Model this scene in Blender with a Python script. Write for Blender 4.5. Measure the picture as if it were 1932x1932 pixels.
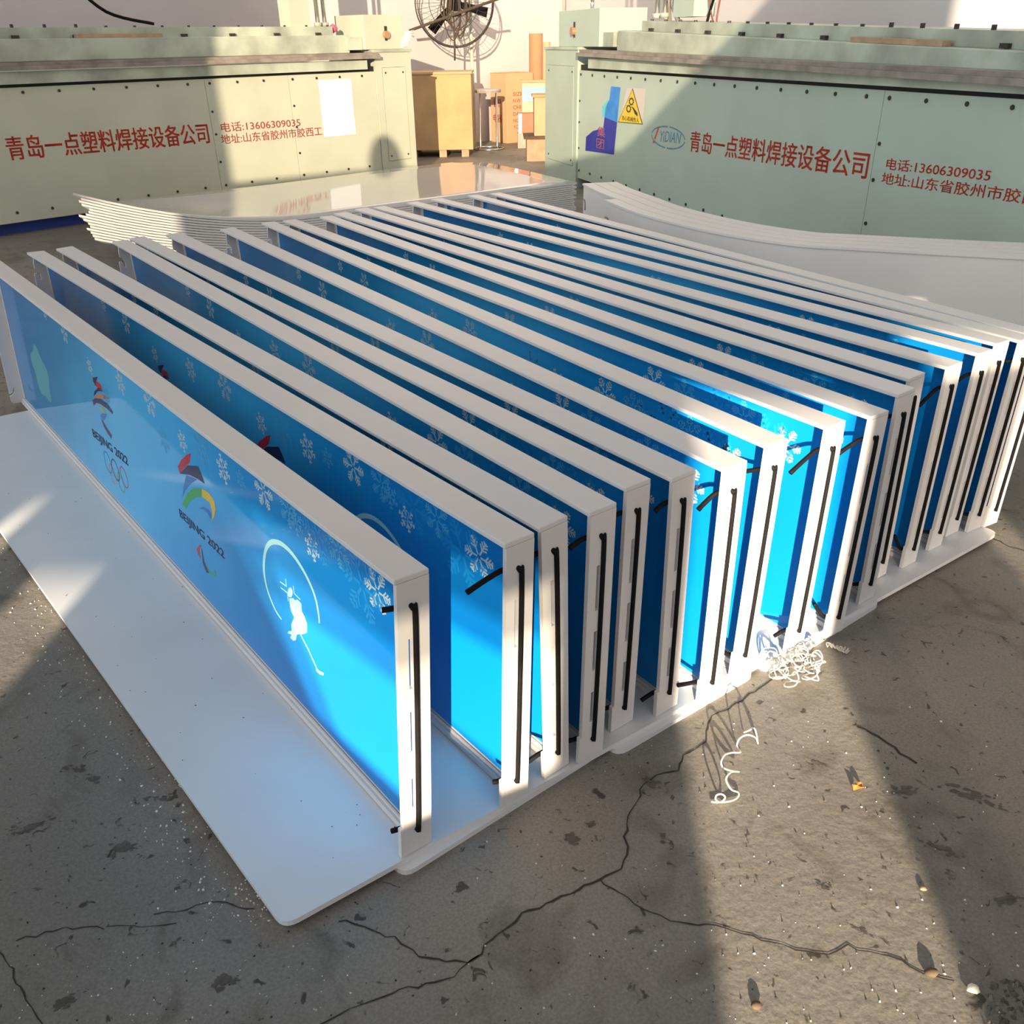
import bpy, bmesh, math, random
from math import sin, cos, pi, radians
from mathutils import Vector, Matrix
random.seed(7)
for o in list(bpy.data.objects): bpy.data.objects.remove(o)
SC = bpy.context.scene
COL = SC.collection

# ------------------------------------------------------------------ camera
F_PX, PITCH, ROLL, HC = 1642.4, 0.498141, -0.016753, 1.1195
cp, sp = cos(PITCH), sin(PITCH)
R0, FW, U0 = Vector((1, 0, 0)), Vector((0, cp, -sp)), Vector((0, sp, cp))
RX = cos(ROLL) * R0 + sin(ROLL) * U0
UX = -sin(ROLL) * R0 + cos(ROLL) * U0
EYE = Vector((0, 0, HC))
cam = bpy.data.objects.new('camera', bpy.data.cameras.new('camera'))
COL.objects.link(cam)
cam.data.sensor_width = 36
cam.data.lens = F_PX / 1932 * 36
cam.data.clip_start = 0.02
cam.matrix_world = Matrix(((RX.x, UX.x, -FW.x, 0), (RX.y, UX.y, -FW.y, 0), (RX.z, UX.z, -FW.z, HC), (0, 0, 0, 1)))
SC.camera = cam

# ------------------------------------------------------------------ exposure, sky, sun
vs = SC.view_settings
vs.view_transform = 'Standard'; vs.look = 'None'; vs.exposure = 0.2; vs.gamma = 1.0
vs.use_curve_mapping = False
SKY_BASE, SKY_FRONT = 0.10, 1.05
W = bpy.data.worlds.new('sky'); SC.world = W; W.use_nodes = True
nt = W.node_tree; nt.nodes.clear()
n_out = nt.nodes.new('ShaderNodeOutputWorld'); n_bg = nt.nodes.new('ShaderNodeBackground')
n_tc = nt.nodes.new('ShaderNodeTexCoord')
n_dot = nt.nodes.new('ShaderNodeVectorMath'); n_dot.operation = 'DOT_PRODUCT'
n_dot.inputs[1].default_value = Vector((0.05, -0.99, 0.04)).normalized()
n_mx = nt.nodes.new('ShaderNodeMath'); n_mx.operation = 'MAXIMUM'; n_mx.inputs[1].default_value = 0
n_pw = nt.nodes.new('ShaderNodeMath'); n_pw.operation = 'POWER'; n_pw.inputs[1].default_value = 1.6
n_ma = nt.nodes.new('ShaderNodeMath'); n_ma.operation = 'MULTIPLY_ADD'
n_ma.inputs[1].default_value = SKY_FRONT; n_ma.inputs[2].default_value = SKY_BASE
nt.links.new(n_tc.outputs['Generated'], n_dot.inputs[0]); nt.links.new(n_dot.outputs['Value'], n_mx.inputs[0])
nt.links.new(n_mx.outputs[0], n_pw.inputs[0]); nt.links.new(n_pw.outputs[0], n_ma.inputs[0])
nt.links.new(n_ma.outputs[0], n_bg.inputs['Strength'])
n_bg.inputs['Color'].default_value = (0.96, 0.935, 0.955, 1)
# cool sky lobe from the left, added to brighten the boards' printed faces
SKY_LEFT = 1.5
n_d2 = nt.nodes.new('ShaderNodeVectorMath'); n_d2.operation = 'DOT_PRODUCT'
n_d2.inputs[1].default_value = Vector((-0.97, -0.35, 0.02)).normalized()
n_m2 = nt.nodes.new('ShaderNodeMath'); n_m2.operation = 'MAXIMUM'; n_m2.inputs[1].default_value = 0
n_p2 = nt.nodes.new('ShaderNodeMath'); n_p2.operation = 'POWER'; n_p2.inputs[1].default_value = 2.5
n_s2 = nt.nodes.new('ShaderNodeMath'); n_s2.operation = 'MULTIPLY'; n_s2.inputs[1].default_value = SKY_LEFT
n_b2 = nt.nodes.new('ShaderNodeBackground'); n_b2.inputs['Color'].default_value = (0.80, 0.93, 1.0, 1)
n_add = nt.nodes.new('ShaderNodeAddShader')
nt.links.new(n_tc.outputs['Generated'], n_d2.inputs[0]); nt.links.new(n_d2.outputs['Value'], n_m2.inputs[0])
nt.links.new(n_m2.outputs[0], n_p2.inputs[0]); nt.links.new(n_p2.outputs[0], n_s2.inputs[0]); nt.links.new(n_s2.outputs[0], n_b2.inputs['Strength'])
nt.links.new(n_bg.outputs[0], n_add.inputs[0]); nt.links.new(n_b2.outputs[0], n_add.inputs[1])
nt.links.new(n_add.outputs[0], n_out.inputs[0])

SUN_EL, SUN_DX = radians(10.5), 0.07
sd = Vector((SUN_DX, 1, 0)).normalized() * cos(SUN_EL) + Vector((0, 0, -sin(SUN_EL)))
sun = bpy.data.objects.new('sun', bpy.data.lights.new('sun', 'SUN'))
COL.objects.link(sun)
sun.data.energy = 17; sun.data.color = (1.0, 0.83, 0.62); sun.data.angle = radians(0.3)
sun.rotation_euler = sd.to_track_quat('-Z', 'Y').to_euler()
sun.location = (-2, -12, 6)

FLOOR = -0.02
def ray(px, py): return RX * ((px - 966) / F_PX) - UX * ((py - 966) / F_PX) + FW
def at_z(px, py, z=0.0):
    d = ray(px, py); return EYE + d * ((z - HC) / d.z)
def at_y(px, py, y):
    d = ray(px, py); return EYE + d * (y / d.y)
def at_plane(px, py, p, n):
    d = ray(px, py); return EYE + d * ((p - EYE).dot(n) / d.dot(n))

# ------------------------------------------------------------------ materials
def mat(name, col, rough=0.5, metal=0.0, spec=0.5, var=0.0, scale=8.0, col2=None, bump=0.0, detail=6.0, trans=0.0):
    m = bpy.data.materials.new(name); m.use_nodes = True
    t = m.node_tree; b = t.nodes['Principled BSDF']
    b.inputs['Base Color'].default_value = (*col, 1); b.inputs['Roughness'].default_value = rough
    b.inputs['Metallic'].default_value = metal; b.inputs['Specular IOR Level'].default_value = spec
    if var or col2 or bump:
        tc = t.nodes.new('ShaderNodeTexCoord'); nz = t.nodes.new('ShaderNodeTexNoise')
        nz.inputs['Scale'].default_value = scale; nz.inputs['Detail'].default_value = detail
        t.links.new(tc.outputs['Object'], nz.inputs['Vector'])
        if var or col2:
            r = t.nodes.new('ShaderNodeValToRGB')
            c2 = col2 or tuple(max(0, c * (1 - var)) for c in col)
            r.color_ramp.elements[0].position = 0.32; r.color_ramp.elements[1].position = 0.62
            r.color_ramp.elements[0].color = (*c2, 1); r.color_ramp.elements[1].color = (*col, 1)
            t.links.new(nz.outputs['Fac'], r.inputs['Fac']); t.links.new(r.outputs['Color'], b.inputs['Base Color'])
        if bump:
            bp = t.nodes.new('ShaderNodeBump'); bp.inputs['Strength'].default_value = bump; bp.inputs['Distance'].default_value = 0.01
            t.links.new(nz.outputs['Fac'], bp.inputs['Height']); t.links.new(bp.outputs['Normal'], b.inputs['Normal'])
    if trans:
        tr = t.nodes.new('ShaderNodeBsdfTranslucent'); tr.inputs['Color'].default_value = (*col, 1)
        mx = t.nodes.new('ShaderNodeMixShader'); mx.inputs[0].default_value = trans
        o = t.nodes['Material Output']
        t.links.new(b.outputs[0], mx.inputs[1]); t.links.new(tr.outputs[0], mx.inputs[2]); t.links.new(mx.outputs[0], o.inputs[0])
    return m

WHITE = mat('white_polyethylene', (0.77, 0.745, 0.73), 0.38, var=0.04, scale=3)
SHEET = mat('white_sheet_plastic', (0.78, 0.775, 0.77), 0.30, var=0.05, scale=5)
GLOSS = mat('glossy_white_sheet', (0.70, 0.68, 0.65), 0.06, spec=0.75, var=0.04, scale=1.2)
EDGE = mat('sheet_edge', (0.86, 0.84, 0.81), 0.5, var=0.05, scale=6)  # paler than the sheet faces, to stand for bounced light
BLACK = mat('black_elastic', (0.006, 0.005, 0.005), 0.7, spec=0.2, var=0.3, scale=200)
GREEN = mat('pale_green_paint', (0.455, 0.545, 0.46), 0.48, var=0.08, scale=2.5)
GREENL = mat('yellowed_green_paint', (0.56, 0.575, 0.455), 0.48, var=0.10, scale=2.5)
GREEN2 = mat('pale_green_steel', (0.50, 0.56, 0.45), 0.45, col2=(0.30, 0.32, 0.26), scale=4.0)
GREY = mat('worn_grey_rail', (0.32, 0.28, 0.24), 0.5, var=0.4, scale=9)
DARK = mat('dark_gap', (0.012, 0.012, 0.010), 0.7)
BOLT = mat('dark_bolt', (0.05, 0.045, 0.04), 0.5, 0.5)
RED = mat('red_stencil_paint', (0.74, 0.085, 0.05), 0.55, var=0.12, scale=14)
ORED = mat('faded_red_stencil_paint', (0.68, 0.17, 0.11), 0.55, var=0.15, scale=14)
BLUEST = mat('blue_stencil_paint', (0.12, 0.30, 0.42), 0.55, var=0.3, scale=14)
BLUEB = mat('blue_base_paint', (0.020, 0.060, 0.34), 0.5, var=0.2)
PAPER = mat('white_paper', (0.88, 0.88, 0.88), 0.35)
YELLOW = mat('yellow_sign', (0.72, 0.52, 0.05), 0.4)
INK = mat('black_ink', (0.03, 0.025, 0.02), 0.5)
WOOD = mat('bare_wood', (0.50, 0.33, 0.20), 0.7, var=0.3, scale=12)
CARD = mat('cardboard', (0.58, 0.36, 0.17), 0.8, var=0.18, scale=4)
CARD2 = mat('pale_cardboard', (0.62, 0.40, 0.22), 0.8, var=0.12, scale=4)
CARDR = mat('reddish_box', (0.55, 0.22, 0.13), 0.8, var=0.2, scale=5)
KRAFT = mat('kraft_tube', (0.46, 0.25, 0.13), 0.75, var=0.12, scale=5)
CHROME = mat('chrome', (0.75, 0.74, 0.72), 0.2, 1.0)
STEELW = mat('fan_wire', (0.10, 0.085, 0.075), 0.45, 0.6)
ROPE = mat('old_rope', (0.085, 0.06, 0.04), 0.9, var=0.4, scale=60)
SHAV = mat('white_shaving', (0.82, 0.78, 0.68), 0.5, trans=0.15)
LEAF = mat('orange_leaf', (0.55, 0.22, 0.03), 0.7, var=0.5, scale=60)
BRICK = mat('broken_wood_bits', (0.13, 0.085, 0.05), 0.85, var=0.4, scale=20)
STEEL = mat('copper_nut', (0.50, 0.28, 0.17), 0.5, 0.3)
PINK = mat('pink_plastic', (0.75, 0.12, 0.20), 0.5)

def film_mat():
    m = bpy.data.materials.new('printed_blue_film'); m.use_nodes = True
    t = m.node_tree; b = t.nodes['Principled BSDF']
    tc = t.nodes.new('ShaderNodeTexCoord'); sx = t.nodes.new('ShaderNodeSeparateXYZ')
    t.links.new(tc.outputs['Object'], sx.inputs[0])
    nz = t.nodes.new('ShaderNodeTexNoise'); nz.inputs['Scale'].default_value = 2.2; nz.inputs['Detail'].default_value = 2
    t.links.new(tc.outputs['Object'], nz.inputs['Vector'])
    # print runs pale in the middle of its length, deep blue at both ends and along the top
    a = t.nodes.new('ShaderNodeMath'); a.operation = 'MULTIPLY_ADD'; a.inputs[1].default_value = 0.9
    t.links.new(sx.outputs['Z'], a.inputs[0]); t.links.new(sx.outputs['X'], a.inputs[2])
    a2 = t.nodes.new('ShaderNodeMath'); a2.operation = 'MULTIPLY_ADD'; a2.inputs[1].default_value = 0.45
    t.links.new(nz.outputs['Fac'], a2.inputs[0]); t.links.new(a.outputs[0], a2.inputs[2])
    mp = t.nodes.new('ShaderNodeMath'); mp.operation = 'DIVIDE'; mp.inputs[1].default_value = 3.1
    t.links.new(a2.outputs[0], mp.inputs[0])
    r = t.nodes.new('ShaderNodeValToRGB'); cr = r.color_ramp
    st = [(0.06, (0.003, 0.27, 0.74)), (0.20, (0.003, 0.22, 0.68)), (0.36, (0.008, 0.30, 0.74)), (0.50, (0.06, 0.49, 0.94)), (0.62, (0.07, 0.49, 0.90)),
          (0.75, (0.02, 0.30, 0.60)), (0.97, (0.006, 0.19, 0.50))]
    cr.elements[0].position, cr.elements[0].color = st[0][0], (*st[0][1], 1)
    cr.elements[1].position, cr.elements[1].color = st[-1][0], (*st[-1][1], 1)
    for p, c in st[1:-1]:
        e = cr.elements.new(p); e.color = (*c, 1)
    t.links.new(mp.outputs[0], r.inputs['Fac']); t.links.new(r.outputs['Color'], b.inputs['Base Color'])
    b.inputs['Roughness'].default_value = 0.05; b.inputs['Specular IOR Level'].default_value = 0.30
    return m
FILM = film_mat()
P_WH = mat('print_snow_white', (0.55, 0.74, 0.82), 0.2)
P_FT = mat('print_snow_faint', (0.07, 0.46, 0.84), 0.2)
P_FT2 = mat('print_snow_deep', (0.012, 0.33, 0.80), 0.2)
P_CY = mat('print_pale_cyan', (0.40, 0.80, 0.86), 0.2)
P_AQ = mat('print_pale_aqua', (0.10, 0.45, 0.55), 0.2)
P_NV = mat('print_navy', (0.012, 0.015, 0.10), 0.25)
P_RD = mat('print_red', (0.55, 0.012, 0.03), 0.25)
P_OR = mat('print_orange', (0.80, 0.18, 0.06), 0.25)
P_GN = mat('print_green', (0.03, 0.42, 0.10), 0.25)
P_LG = mat('print_lime', (0.30, 0.52, 0.08), 0.25)
P_YL = mat('print_yellow', (0.80, 0.55, 0.04), 0.25)
P_BL = mat('print_blue', (0.01, 0.20, 0.60), 0.25)

def floor_mat():
    m = bpy.data.materials.new('stained_concrete'); m.use_nodes = True
    t = m.node_tree; b = t.nodes['Principled BSDF']
    tc = t.nodes.new('ShaderNodeTexCoord')
    def noise(sc, det, dist=0.0):
        n = t.nodes.new('ShaderNodeTexNoise'); n.inputs['Scale'].default_value = sc; n.inputs['Detail'].default_value = det
        n.inputs['Distortion'].default_value = dist; t.links.new(tc.outputs['Object'], n.inputs['Vector']); return n
    def ramp(n, p0, c0, p1, c1):
        r = t.nodes.new('ShaderNodeValToRGB'); r.color_ramp.elements[0].position = p0; r.color_ramp.elements[1].position = p1
        r.color_ramp.elements[0].color = (*c0, 1); r.color_ramp.elements[1].color = (*c1, 1)
        t.links.new(n.outputs['Fac'], r.inputs['Fac']); return r
    base = ramp(noise(1.6, 8, 0.4), 0.30, (0.19, 0.172, 0.145), 0.70, (0.28, 0.257, 0.22))
    stain = ramp(noise(7, 9, 1.2), 0.28, (0.66, 0.63, 0.60), 0.45, (1, 1, 1))
    specks = ramp(noise(45, 5, 0.8), 0.30, (0.30, 0.28, 0.26), 0.36, (1, 1, 1))
    fine = ramp(noise(240, 3), 0.30, (0.80, 0.80, 0.80), 0.70, (1.1, 1.1, 1.1))
    cur = base.outputs['Color']
    for r in (stain, specks, fine):
        mx = t.nodes.new('ShaderNodeMix'); mx.data_type = 'RGBA'; mx.blend_type = 'MULTIPLY'; mx.inputs[0].default_value = 1.0
        t.links.new(cur, mx.inputs[6]); t.links.new(r.outputs['Color'], mx.inputs[7]); cur = mx.outputs[2]
    t.links.new(cur, b.inputs['Base Color'])
    b.inputs['Roughness'].default_value = 0.55; b.inputs['Specular IOR Level'].default_value = 0.35
    bp = t.nodes.new('ShaderNodeBump'); bp.inputs['Strength'].default_value = 0.35; bp.inputs['Distance'].default_value = 0.004
    t.links.new(noise(70, 6).outputs['Fac'], bp.inputs['Height']); t.links.new(bp.outputs['Normal'], b.inputs['Normal'])
    return m
CONCRETE = floor_mat()
WALLM = mat('white_plaster', (0.62, 0.59, 0.59), 0.85, var=0.10, scale=0.8)
CRACKM = mat('crack_dirt', (0.035, 0.028, 0.022), 0.9)
STAINM = mat('dark_floor_stain', (0.115, 0.098, 0.080), 0.8, var=0.35, scale=60)

# ------------------------------------------------------------------ mesh helpers
class MB:
    def __init__(s): s.v = []; s.f = []; s.m = []; s.mats = []
    def mi(s, m):
        if m not in s.mats: s.mats.append(m)
        return s.mats.index(m)
    def add(s, vs_, fs, m, M=None):
        k = len(s.v); i = s.mi(m)
        for p in vs_:
            p = Vector(p); s.v.append(M @ p if M else p)
        for f in fs: s.f.append([k + a for a in f]); s.m.append(i)
        return s
    def box(s, a, b, m, M=None):
        (x0, y0, z0), (x1, y1, z1) = a, b
        return s.add([(x0, y0, z0), (x1, y0, z0), (x1, y1, z0), (x0, y1, z0), (x0, y0, z1), (x1, y0, z1), (x1, y1, z1), (x0, y1, z1)],
                     [(0, 3, 2, 1), (4, 5, 6, 7), (0, 1, 5, 4), (1, 2, 6, 5), (2, 3, 7, 6), (3, 0, 4, 7)], m, M)
    def tube(s, pts, r, m, n=8, M=None, cap=True):
        pts = [Vector(p) for p in pts]; k = len(pts); rr = r if isinstance(r, (list, tuple)) else [r] * k
        vs_, fs = [], []; prev = None
        for i, p in enumerate(pts):
            t = (pts[min(i + 1, k - 1)] - pts[max(i - 1, 0)])
            if t.length < 1e-9: t = Vector((0, 0, 1))
            t.normalize()
            if prev is None:
                a = Vector((0, 0, 1)) if abs(t.z) < 0.9 else Vector((1, 0, 0)); x = t.cross(a).normalized()
            else:
                x = (prev - t * prev.dot(t))
                if x.length < 1e-6: x = t.orthogonal()
                x.normalize()
            prev = x; y = t.cross(x)
            for j in range(n):
                q = 2 * pi * j / n; vs_.append(p + (x * cos(q) + y * sin(q)) * rr[i])
        for i in range(k - 1):
            for j in range(n):
                a, b = i * n + j, i * n + (j + 1) % n; fs.append((a, b, b + n, a + n))
        if cap: fs.append(tuple(range(n - 1, -1, -1))); fs.append(tuple((k - 1) * n + j for j in range(n)))
        return s.add(vs_, fs, m, M)
    def prism(s, poly, h0, h1, m, M=None, side=None):
        """poly in local xy, extruded along local z from h0 to h1"""
        n = len(poly); ar = sum(poly[i][0] * poly[(i + 1) % n][1] - poly[(i + 1) % n][0] * poly[i][1] for i in range(n))
        if ar < 0: poly = poly[::-1]
        vs_ = [(x, y, h0) for x, y in poly] + [(x, y, h1) for x, y in poly]
        s.add(vs_, [tuple(range(n - 1, -1, -1)), tuple(range(n, 2 * n))], m, M)
        s.add(vs_, [(i, (i + 1) % n, n + (i + 1) % n, n + i) for i in range(n)], side or m, M)
        return s
    def flat(s, pts, m, M=None): return s.add(pts, [tuple(range(len(pts)))], m, M)
    def ngon_cyl(s, c, ax, r, h, m, n=10):
        c = Vector(c); ax = Vector(ax).normalized(); return s.tube([c, c + ax * h], r, m, n)
    def build(s, name, parent=None, smooth=False, bevel=0.0):
        me = bpy.data.meshes.new(name); me.from_pydata([tuple(p) for p in s.v], [], s.f)
        for m in s.mats: me.materials.append(m)
        for p, i in zip(me.polygons, s.m): p.material_index = i
        bm = bmesh.new(); bm.from_mesh(me)
        bmesh.ops.recalc_face_normals(bm, faces=bm.faces) if smooth or bevel else None
        big = [f for f in bm.faces if len(f.verts) > 4]
        if big: bmesh.ops.triangulate(bm, faces=big)
        bm.to_mesh(me); bm.free()
        if smooth:
            me.polygons.foreach_set('use_smooth', [True] * len(me.polygons))
        me.update()
        o = bpy.data.objects.new(name, me); COL.objects.link(o)
        if parent: o.parent = parent
        if bevel:
            b = o.modifiers.new('bevel', 'BEVEL'); b.width = bevel; b.segments = 2; b.limit_method = 'ANGLE'
        return o

def thing(name, label, cat, M=None, group=None):
    o = bpy.data.objects.new(name, None); COL.objects.link(o); o.empty_display_size = 0.1
    if M is not None: o.matrix_world = M
    o['label'] = label; o['category'] = cat
    if group: o['group'] = group
    return o
def tag(o, label, cat, group=None, kind=None):
    o['label'] = label; o['category'] = cat
    if group: o['group'] = group
    if kind: o['kind'] = kind
    return o
def struct(o): o['kind'] = 'structure'; return o
def frame(o, x, y, z):
    return Matrix(((x.x, y.x, z.x, o.x), (x.y, y.y, z.y, o.y), (x.z, y.z, z.z, o.z), (0, 0, 0, 1)))
def text_mesh(body, x0, y0, w, h, bold=0.0, slope=0.0, italic=0.0, keep=False):
    """letters laid in a local xy rectangle; returns (verts, faces)"""
    c = bpy.data.curves.new('t', 'FONT'); c.body = body; c.resolution_u = 3
    o = bpy.data.objects.new('t', c); COL.objects.link(o)
    me = bpy.data.meshes.new_from_object(o)
    vs_ = [v.co.copy() for v in me.vertices]; fs = [tuple(p.vertices) for p in me.polygons]
    bpy.data.objects.remove(o); bpy.data.curves.remove(c); bpy.data.meshes.remove(me)
    xa = min(v.x for v in vs_); xb = max(v.x for v in vs_); ya = min(v.y for v in vs_); yb = max(v.y for v in vs_)
    out, ff = [], []
    for k, (ox, oy) in enumerate([(0, 0)] + ([(bold, 0), (0, bold), (bold, bold)] if bold else [])):   # thicker strokes
        for v in vs_:
            fx = (v.x - xa) / (xb - xa); fy = (v.y - ya) / (yb - ya)
            out.append((x0 + fx * w + italic * fy * h + ox * h, y0 + fy * h + slope * fx + oy * h * 0.6))
        ff += [tuple(k * len(vs_) + i for i in f) for f in fs]
    return out, ff
def smoothpath(pts, n=6):
    pts = [Vector(p) for p in pts]; out = []
    for i in range(len(pts) - 1):
        a, b, c, d = pts[max(i - 1, 0)], pts[i], pts[i + 1], pts[min(i + 2, len(pts) - 1)]
        for k in range(n):
            t = k / n
            out.append(0.5 * ((2 * b) + (c - a) * t + (2 * a - 5 * b + 4 * c - d) * t * t + (3 * b - a - 3 * c + d) * t ** 3))
    return out + [pts[-1]]

# ================================================================== SETTING
fm = MB().flat([(-9, -14, FLOOR), (9, -14, FLOOR), (9, 15, FLOOR), (-9, 15, FLOOR)], CONCRETE)
floor = struct(fm.build('floor'))
AL, AR = radians(46), radians(108)
uL = Vector((cos(AL), sin(AL), 0)); nL = Vector((sin(AL), -cos(AL), 0))
uR = -Vector((cos(AR), sin(AR), 0)); nR = Vector((-sin(AR), cos(AR), 0))
UP = Vector((0, 0, 1))
PL = at_z(80, 414, 0.06); PL.z = 0
PR = at_z(1220, 380, 0.06); PR.z = 0
# room corner behind the two machines
wl, wr = PL - nL * 1.75, PR - nR * 1.75
den = uL.x * (-uR.y) - uL.y * (-uR.x); dv = wr - wl
tl = (dv.x * (-uR.y) - dv.y * (-uR.x)) / den
corner = wl + uL * tl
def wall(name, a, b, h, n, t=0.15):
    m = MB(); a, b = Vector(a), Vector(b)
    q = -n * t
    m.add([(a.x, a.y, FLOOR), (b.x, b.y, FLOOR), (b.x, b.y, h), (a.x, a.y, h), (a.x + q.x, a.y + q.y, FLOOR), (b.x + q.x, b.y + q.y, FLOOR), (b.x + q.x, b.y + q.y, h), (a.x + q.x, a.y + q.y, h)],
          [(0, 1, 2, 3), (5, 4, 7, 6), (3, 2, 6, 7), (0, 4, 5, 1), (1, 5, 6, 2), (0, 3, 7, 4)], WALLM)
    return struct(m.build(name))
wall('wall_left', wl - uL * 3.2, corner, 4.2, nL)
wall('wall_right', corner, wr + uR * 4.6, 4.2, nR)
wp = MB(); q = at_plane(966, 60, wl, nL); q2 = corner - uL * 0.02 + nL * 0.004
wp.box((q2.x - 0.012, q2.y - 0.03, FLOOR), (q2.x + 0.012, q2.y - 0.006, 3.6), GREY)
struct(wp.build('trim_1'))

# unseen sun blocker added behind the camera, openings shaped to place the sun patches
YW = -6.0
def fx(x): return x - 0.07 * 4.5
def fz(z): return z + 0.1853 * 4.5
fw = MB()
MW = frame(Vector((0, YW, 0)), Vector((1, 0, 0)), Vector((0, 0, 1)), Vector((0, -1, 0)))
def occ(poly): fw.prism([(fx(x), fz(z)) for x, z in poly], 0, 0.08, GREY, MW)
def occb(x0, x1, z0, z1): occ([(x0, z0), (x1, z0), (x1, z1), (x0, z1)])
ZB = FLOOR - fz(0)
occ([(-2.0, 1.08), (0.68, 1.08), (0.68, 1.16), (1.06, 1.16), (1.06, 1.08), (1.6, 1.08), (1.6, 1.97), (-1.75, 1.97), (-2.0, 1.93)])
occ([(-2.0, 1.60), (-2.0, 1.93), (-2.9, 1.78), (-9, 1.78), (-9, 1.60)]); occ([(-2.0, 1.27), (-2.0, 1.08), (-9, 1.08), (-9, 1.27)]); occb(-9, -2.72, 1.26, 1.61); occb(-2.28, -1.99, 1.26, 1.61)                       # band blocking the sun, with a gap for the stack's curled end
occb(-0.12, 0.115, ZB, 1.08)                      # blocks the sun for a person's shadow on the floor
occb(0.45, 0.60, ZB, 1.08)                        # blocks the sun for the second shadow strip
occ([(-0.98, 0.95), (-0.12, 0.90), (-0.12, 1.08), (-1.05, 1.08)])
occ([(-1.18, ZB), (-0.12, ZB), (-0.12, 0.50), (-0.22, 0.52), (-0.56, 0.55), (-0.74, 0.80), (-0.98, 1.08), (-1.18, 1.08)])
occb(-4.2, -1.62, ZB, 1.08)
occb(-1.63, -1.18, 0.69, 1.08); occb(-1.56, -1.41, ZB, 1.08); occb(-1.23, -1.17, ZB, 1.08); occb(-1.42, -1.2, 0.62, 1.08); occb(-1.63, -1.18, ZB, 0.51)
occb(1.06, 1.9, ZB, 1.97)
for i in range(18): occb(0.60 + i * 0.021, 0.613 + i * 0.021, ZB, 1.08)  # thin bars added to half-dim the sun on the right
occ([(-9, 1.78), (-2.82, 1.78), (-2.82, 5.4), (-9, 5.4)])
occ([(-1.93, 1.90), (-1.67, 1.90)] + [(-1.80 + 0.13 * cos(a), 1.97 + 0.27 * sin(a)) for a in [i * pi / 10 for i in range(11)]])  # rounded bump shaped for the head-like shadow on the left machine
occ([(0.29, 1.97), (2.36, 1.97), (2.36, 3.7), (1.95, 3.7), (0.83, 2.49)])
occ([(2.36, 1.97), (4, 1.97), (4, 2.42), (2.36, 2.52)]); occb(2.86, 4, 2.43, 3.7)
struct(fw.build('sun_blocker'))
# added tinted sheet, unseen, dims the sun that reaches the back of the hall
FILTER = bpy.data.materials.new('filter_tint'); FILTER.use_nodes = True
gt = FILTER.node_tree; gt.nodes.remove(gt.nodes['Principled BSDF']); gtr = gt.nodes.new('ShaderNodeBsdfTransparent')
gtr.inputs['Color'].default_value = (0.34, 0.325, 0.31, 1); gt.links.new(gtr.outputs[0], gt.nodes['Material Output'].inputs[0])
gp = MB().flat([MW @ Vector((fx(-3.6), fz(1.70), 0.04)), MW @ Vector((fx(1.7), fz(1.70), 0.04)), MW @ Vector((fx(1.7), fz(4.6), 0.04)), MW @ Vector((fx(-3.6), fz(4.6), 0.04))], FILTER)
struct(gp.build('sun_filter_1'))
def pane(name, tint, polys, off):  # more added tinted sheets, each dimming the sun over one patch
    g = FILTER.copy(); g.name = 'filter_tint_' + name; g.node_tree.nodes['Transparent BSDF'].inputs['Color'].default_value = (tint, tint, tint * 0.98, 1)
    m = MB()
    for k, pl in enumerate(polys): m.flat([MW @ Vector((fx(x), fz(z), off + 0.004 * k)) for x, z in pl], g)
    struct(m.build(name))
pane('sun_filter_2', 0.88, [[(-4.2, 0.0), (-0.12, 0.0), (-0.12, 1.08), (-4.2, 1.08)]], 0.03)
pane('sun_filter_3', 0.45, [[(-1.0, 0.76), (-0.12, 0.76), (-0.12, 1.0), (-1.0, 1.0)], [(-0.48, 0.5), (-0.62, 0.80), (-0.72, 1.0), (-1.1, 1.0), (-0.90, 0.5)], [(-1.0, 0.84), (-0.12, 0.82), (-0.12, 1.0), (-1.0, 1.0)], [(-0.53, 0.5), (-0.68, 0.80), (-0.80, 1.0), (-1.1, 1.0), (-0.90, 0.5)]], 0.05)
pane('sun_filter_5', 0.22, [[(-2.9, 1.2), (-1.95, 1.2), (-1.95, 1.66), (-2.9, 1.66)]], 0.03)
pane('sun_filter_4', 0.55, [[(0.58, 0.0), (1.1, 0.0), (1.1, 1.2), (0.58, 1.2)]], 0.03)

# ================================================================== SHEETS UNDER THE BOARDS
su = Vector((0.823, 0.568, 0)).normalized(); sv = Vector((-0.649, 0.761, 0)).normalized()
S0 = at_z(533, 1748, 0.0)
def corner_round(poly, r=0.025, n=5):
    out = []
    k = len(poly)
    for i in range(k):
        a, b, c = Vector(poly[i - 1]), Vector(poly[i]), Vector(poly[(i + 1) % k])
        p, q_ = b + (a - b).normalized() * r, b + (c - b).normalized() * r
        for j in range(n + 1):
            t = j / n; v = (1 - t) ** 2 * p + 2 * t * (1 - t) * b + t * t * q_; out.append((v.x, v.y))
    return out
def sheet(s0, s1, push, z0, z1, ln, label, push2=None):
    push2 = push if push2 is None else push2
    a = S0 + su * s0 - sv * push; b = S0 + su * s1 - sv * push2
    c = b + sv * (ln + push); d = a + sv * (ln + push)
    m = MB().prism(corner_round([(p.x, p.y) for p in (a, b, c, d)]), z0, z1, SHEET)
    o = m.build('plastic_sheet', bevel=0.0015)
    return tag(o, label, 'plastic sheet', 'base sheets under the boards')
sheet(0.0, 0.955, 0.0, -0.010, 0.0, 2.46, 'wide white base sheet under the nearest blue boards, long bare strip at left')
sheet(0.957, 1.915, 0.0, -0.010, 0.0, 2.62, 'white base sheet under the far right half of the board row')
sheet(0.185, 0.60, 0.017, -0.020, -0.0102, 2.4, 'lower white sheet whose rounded corner peeks out under the nearest board post', -0.008)
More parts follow.
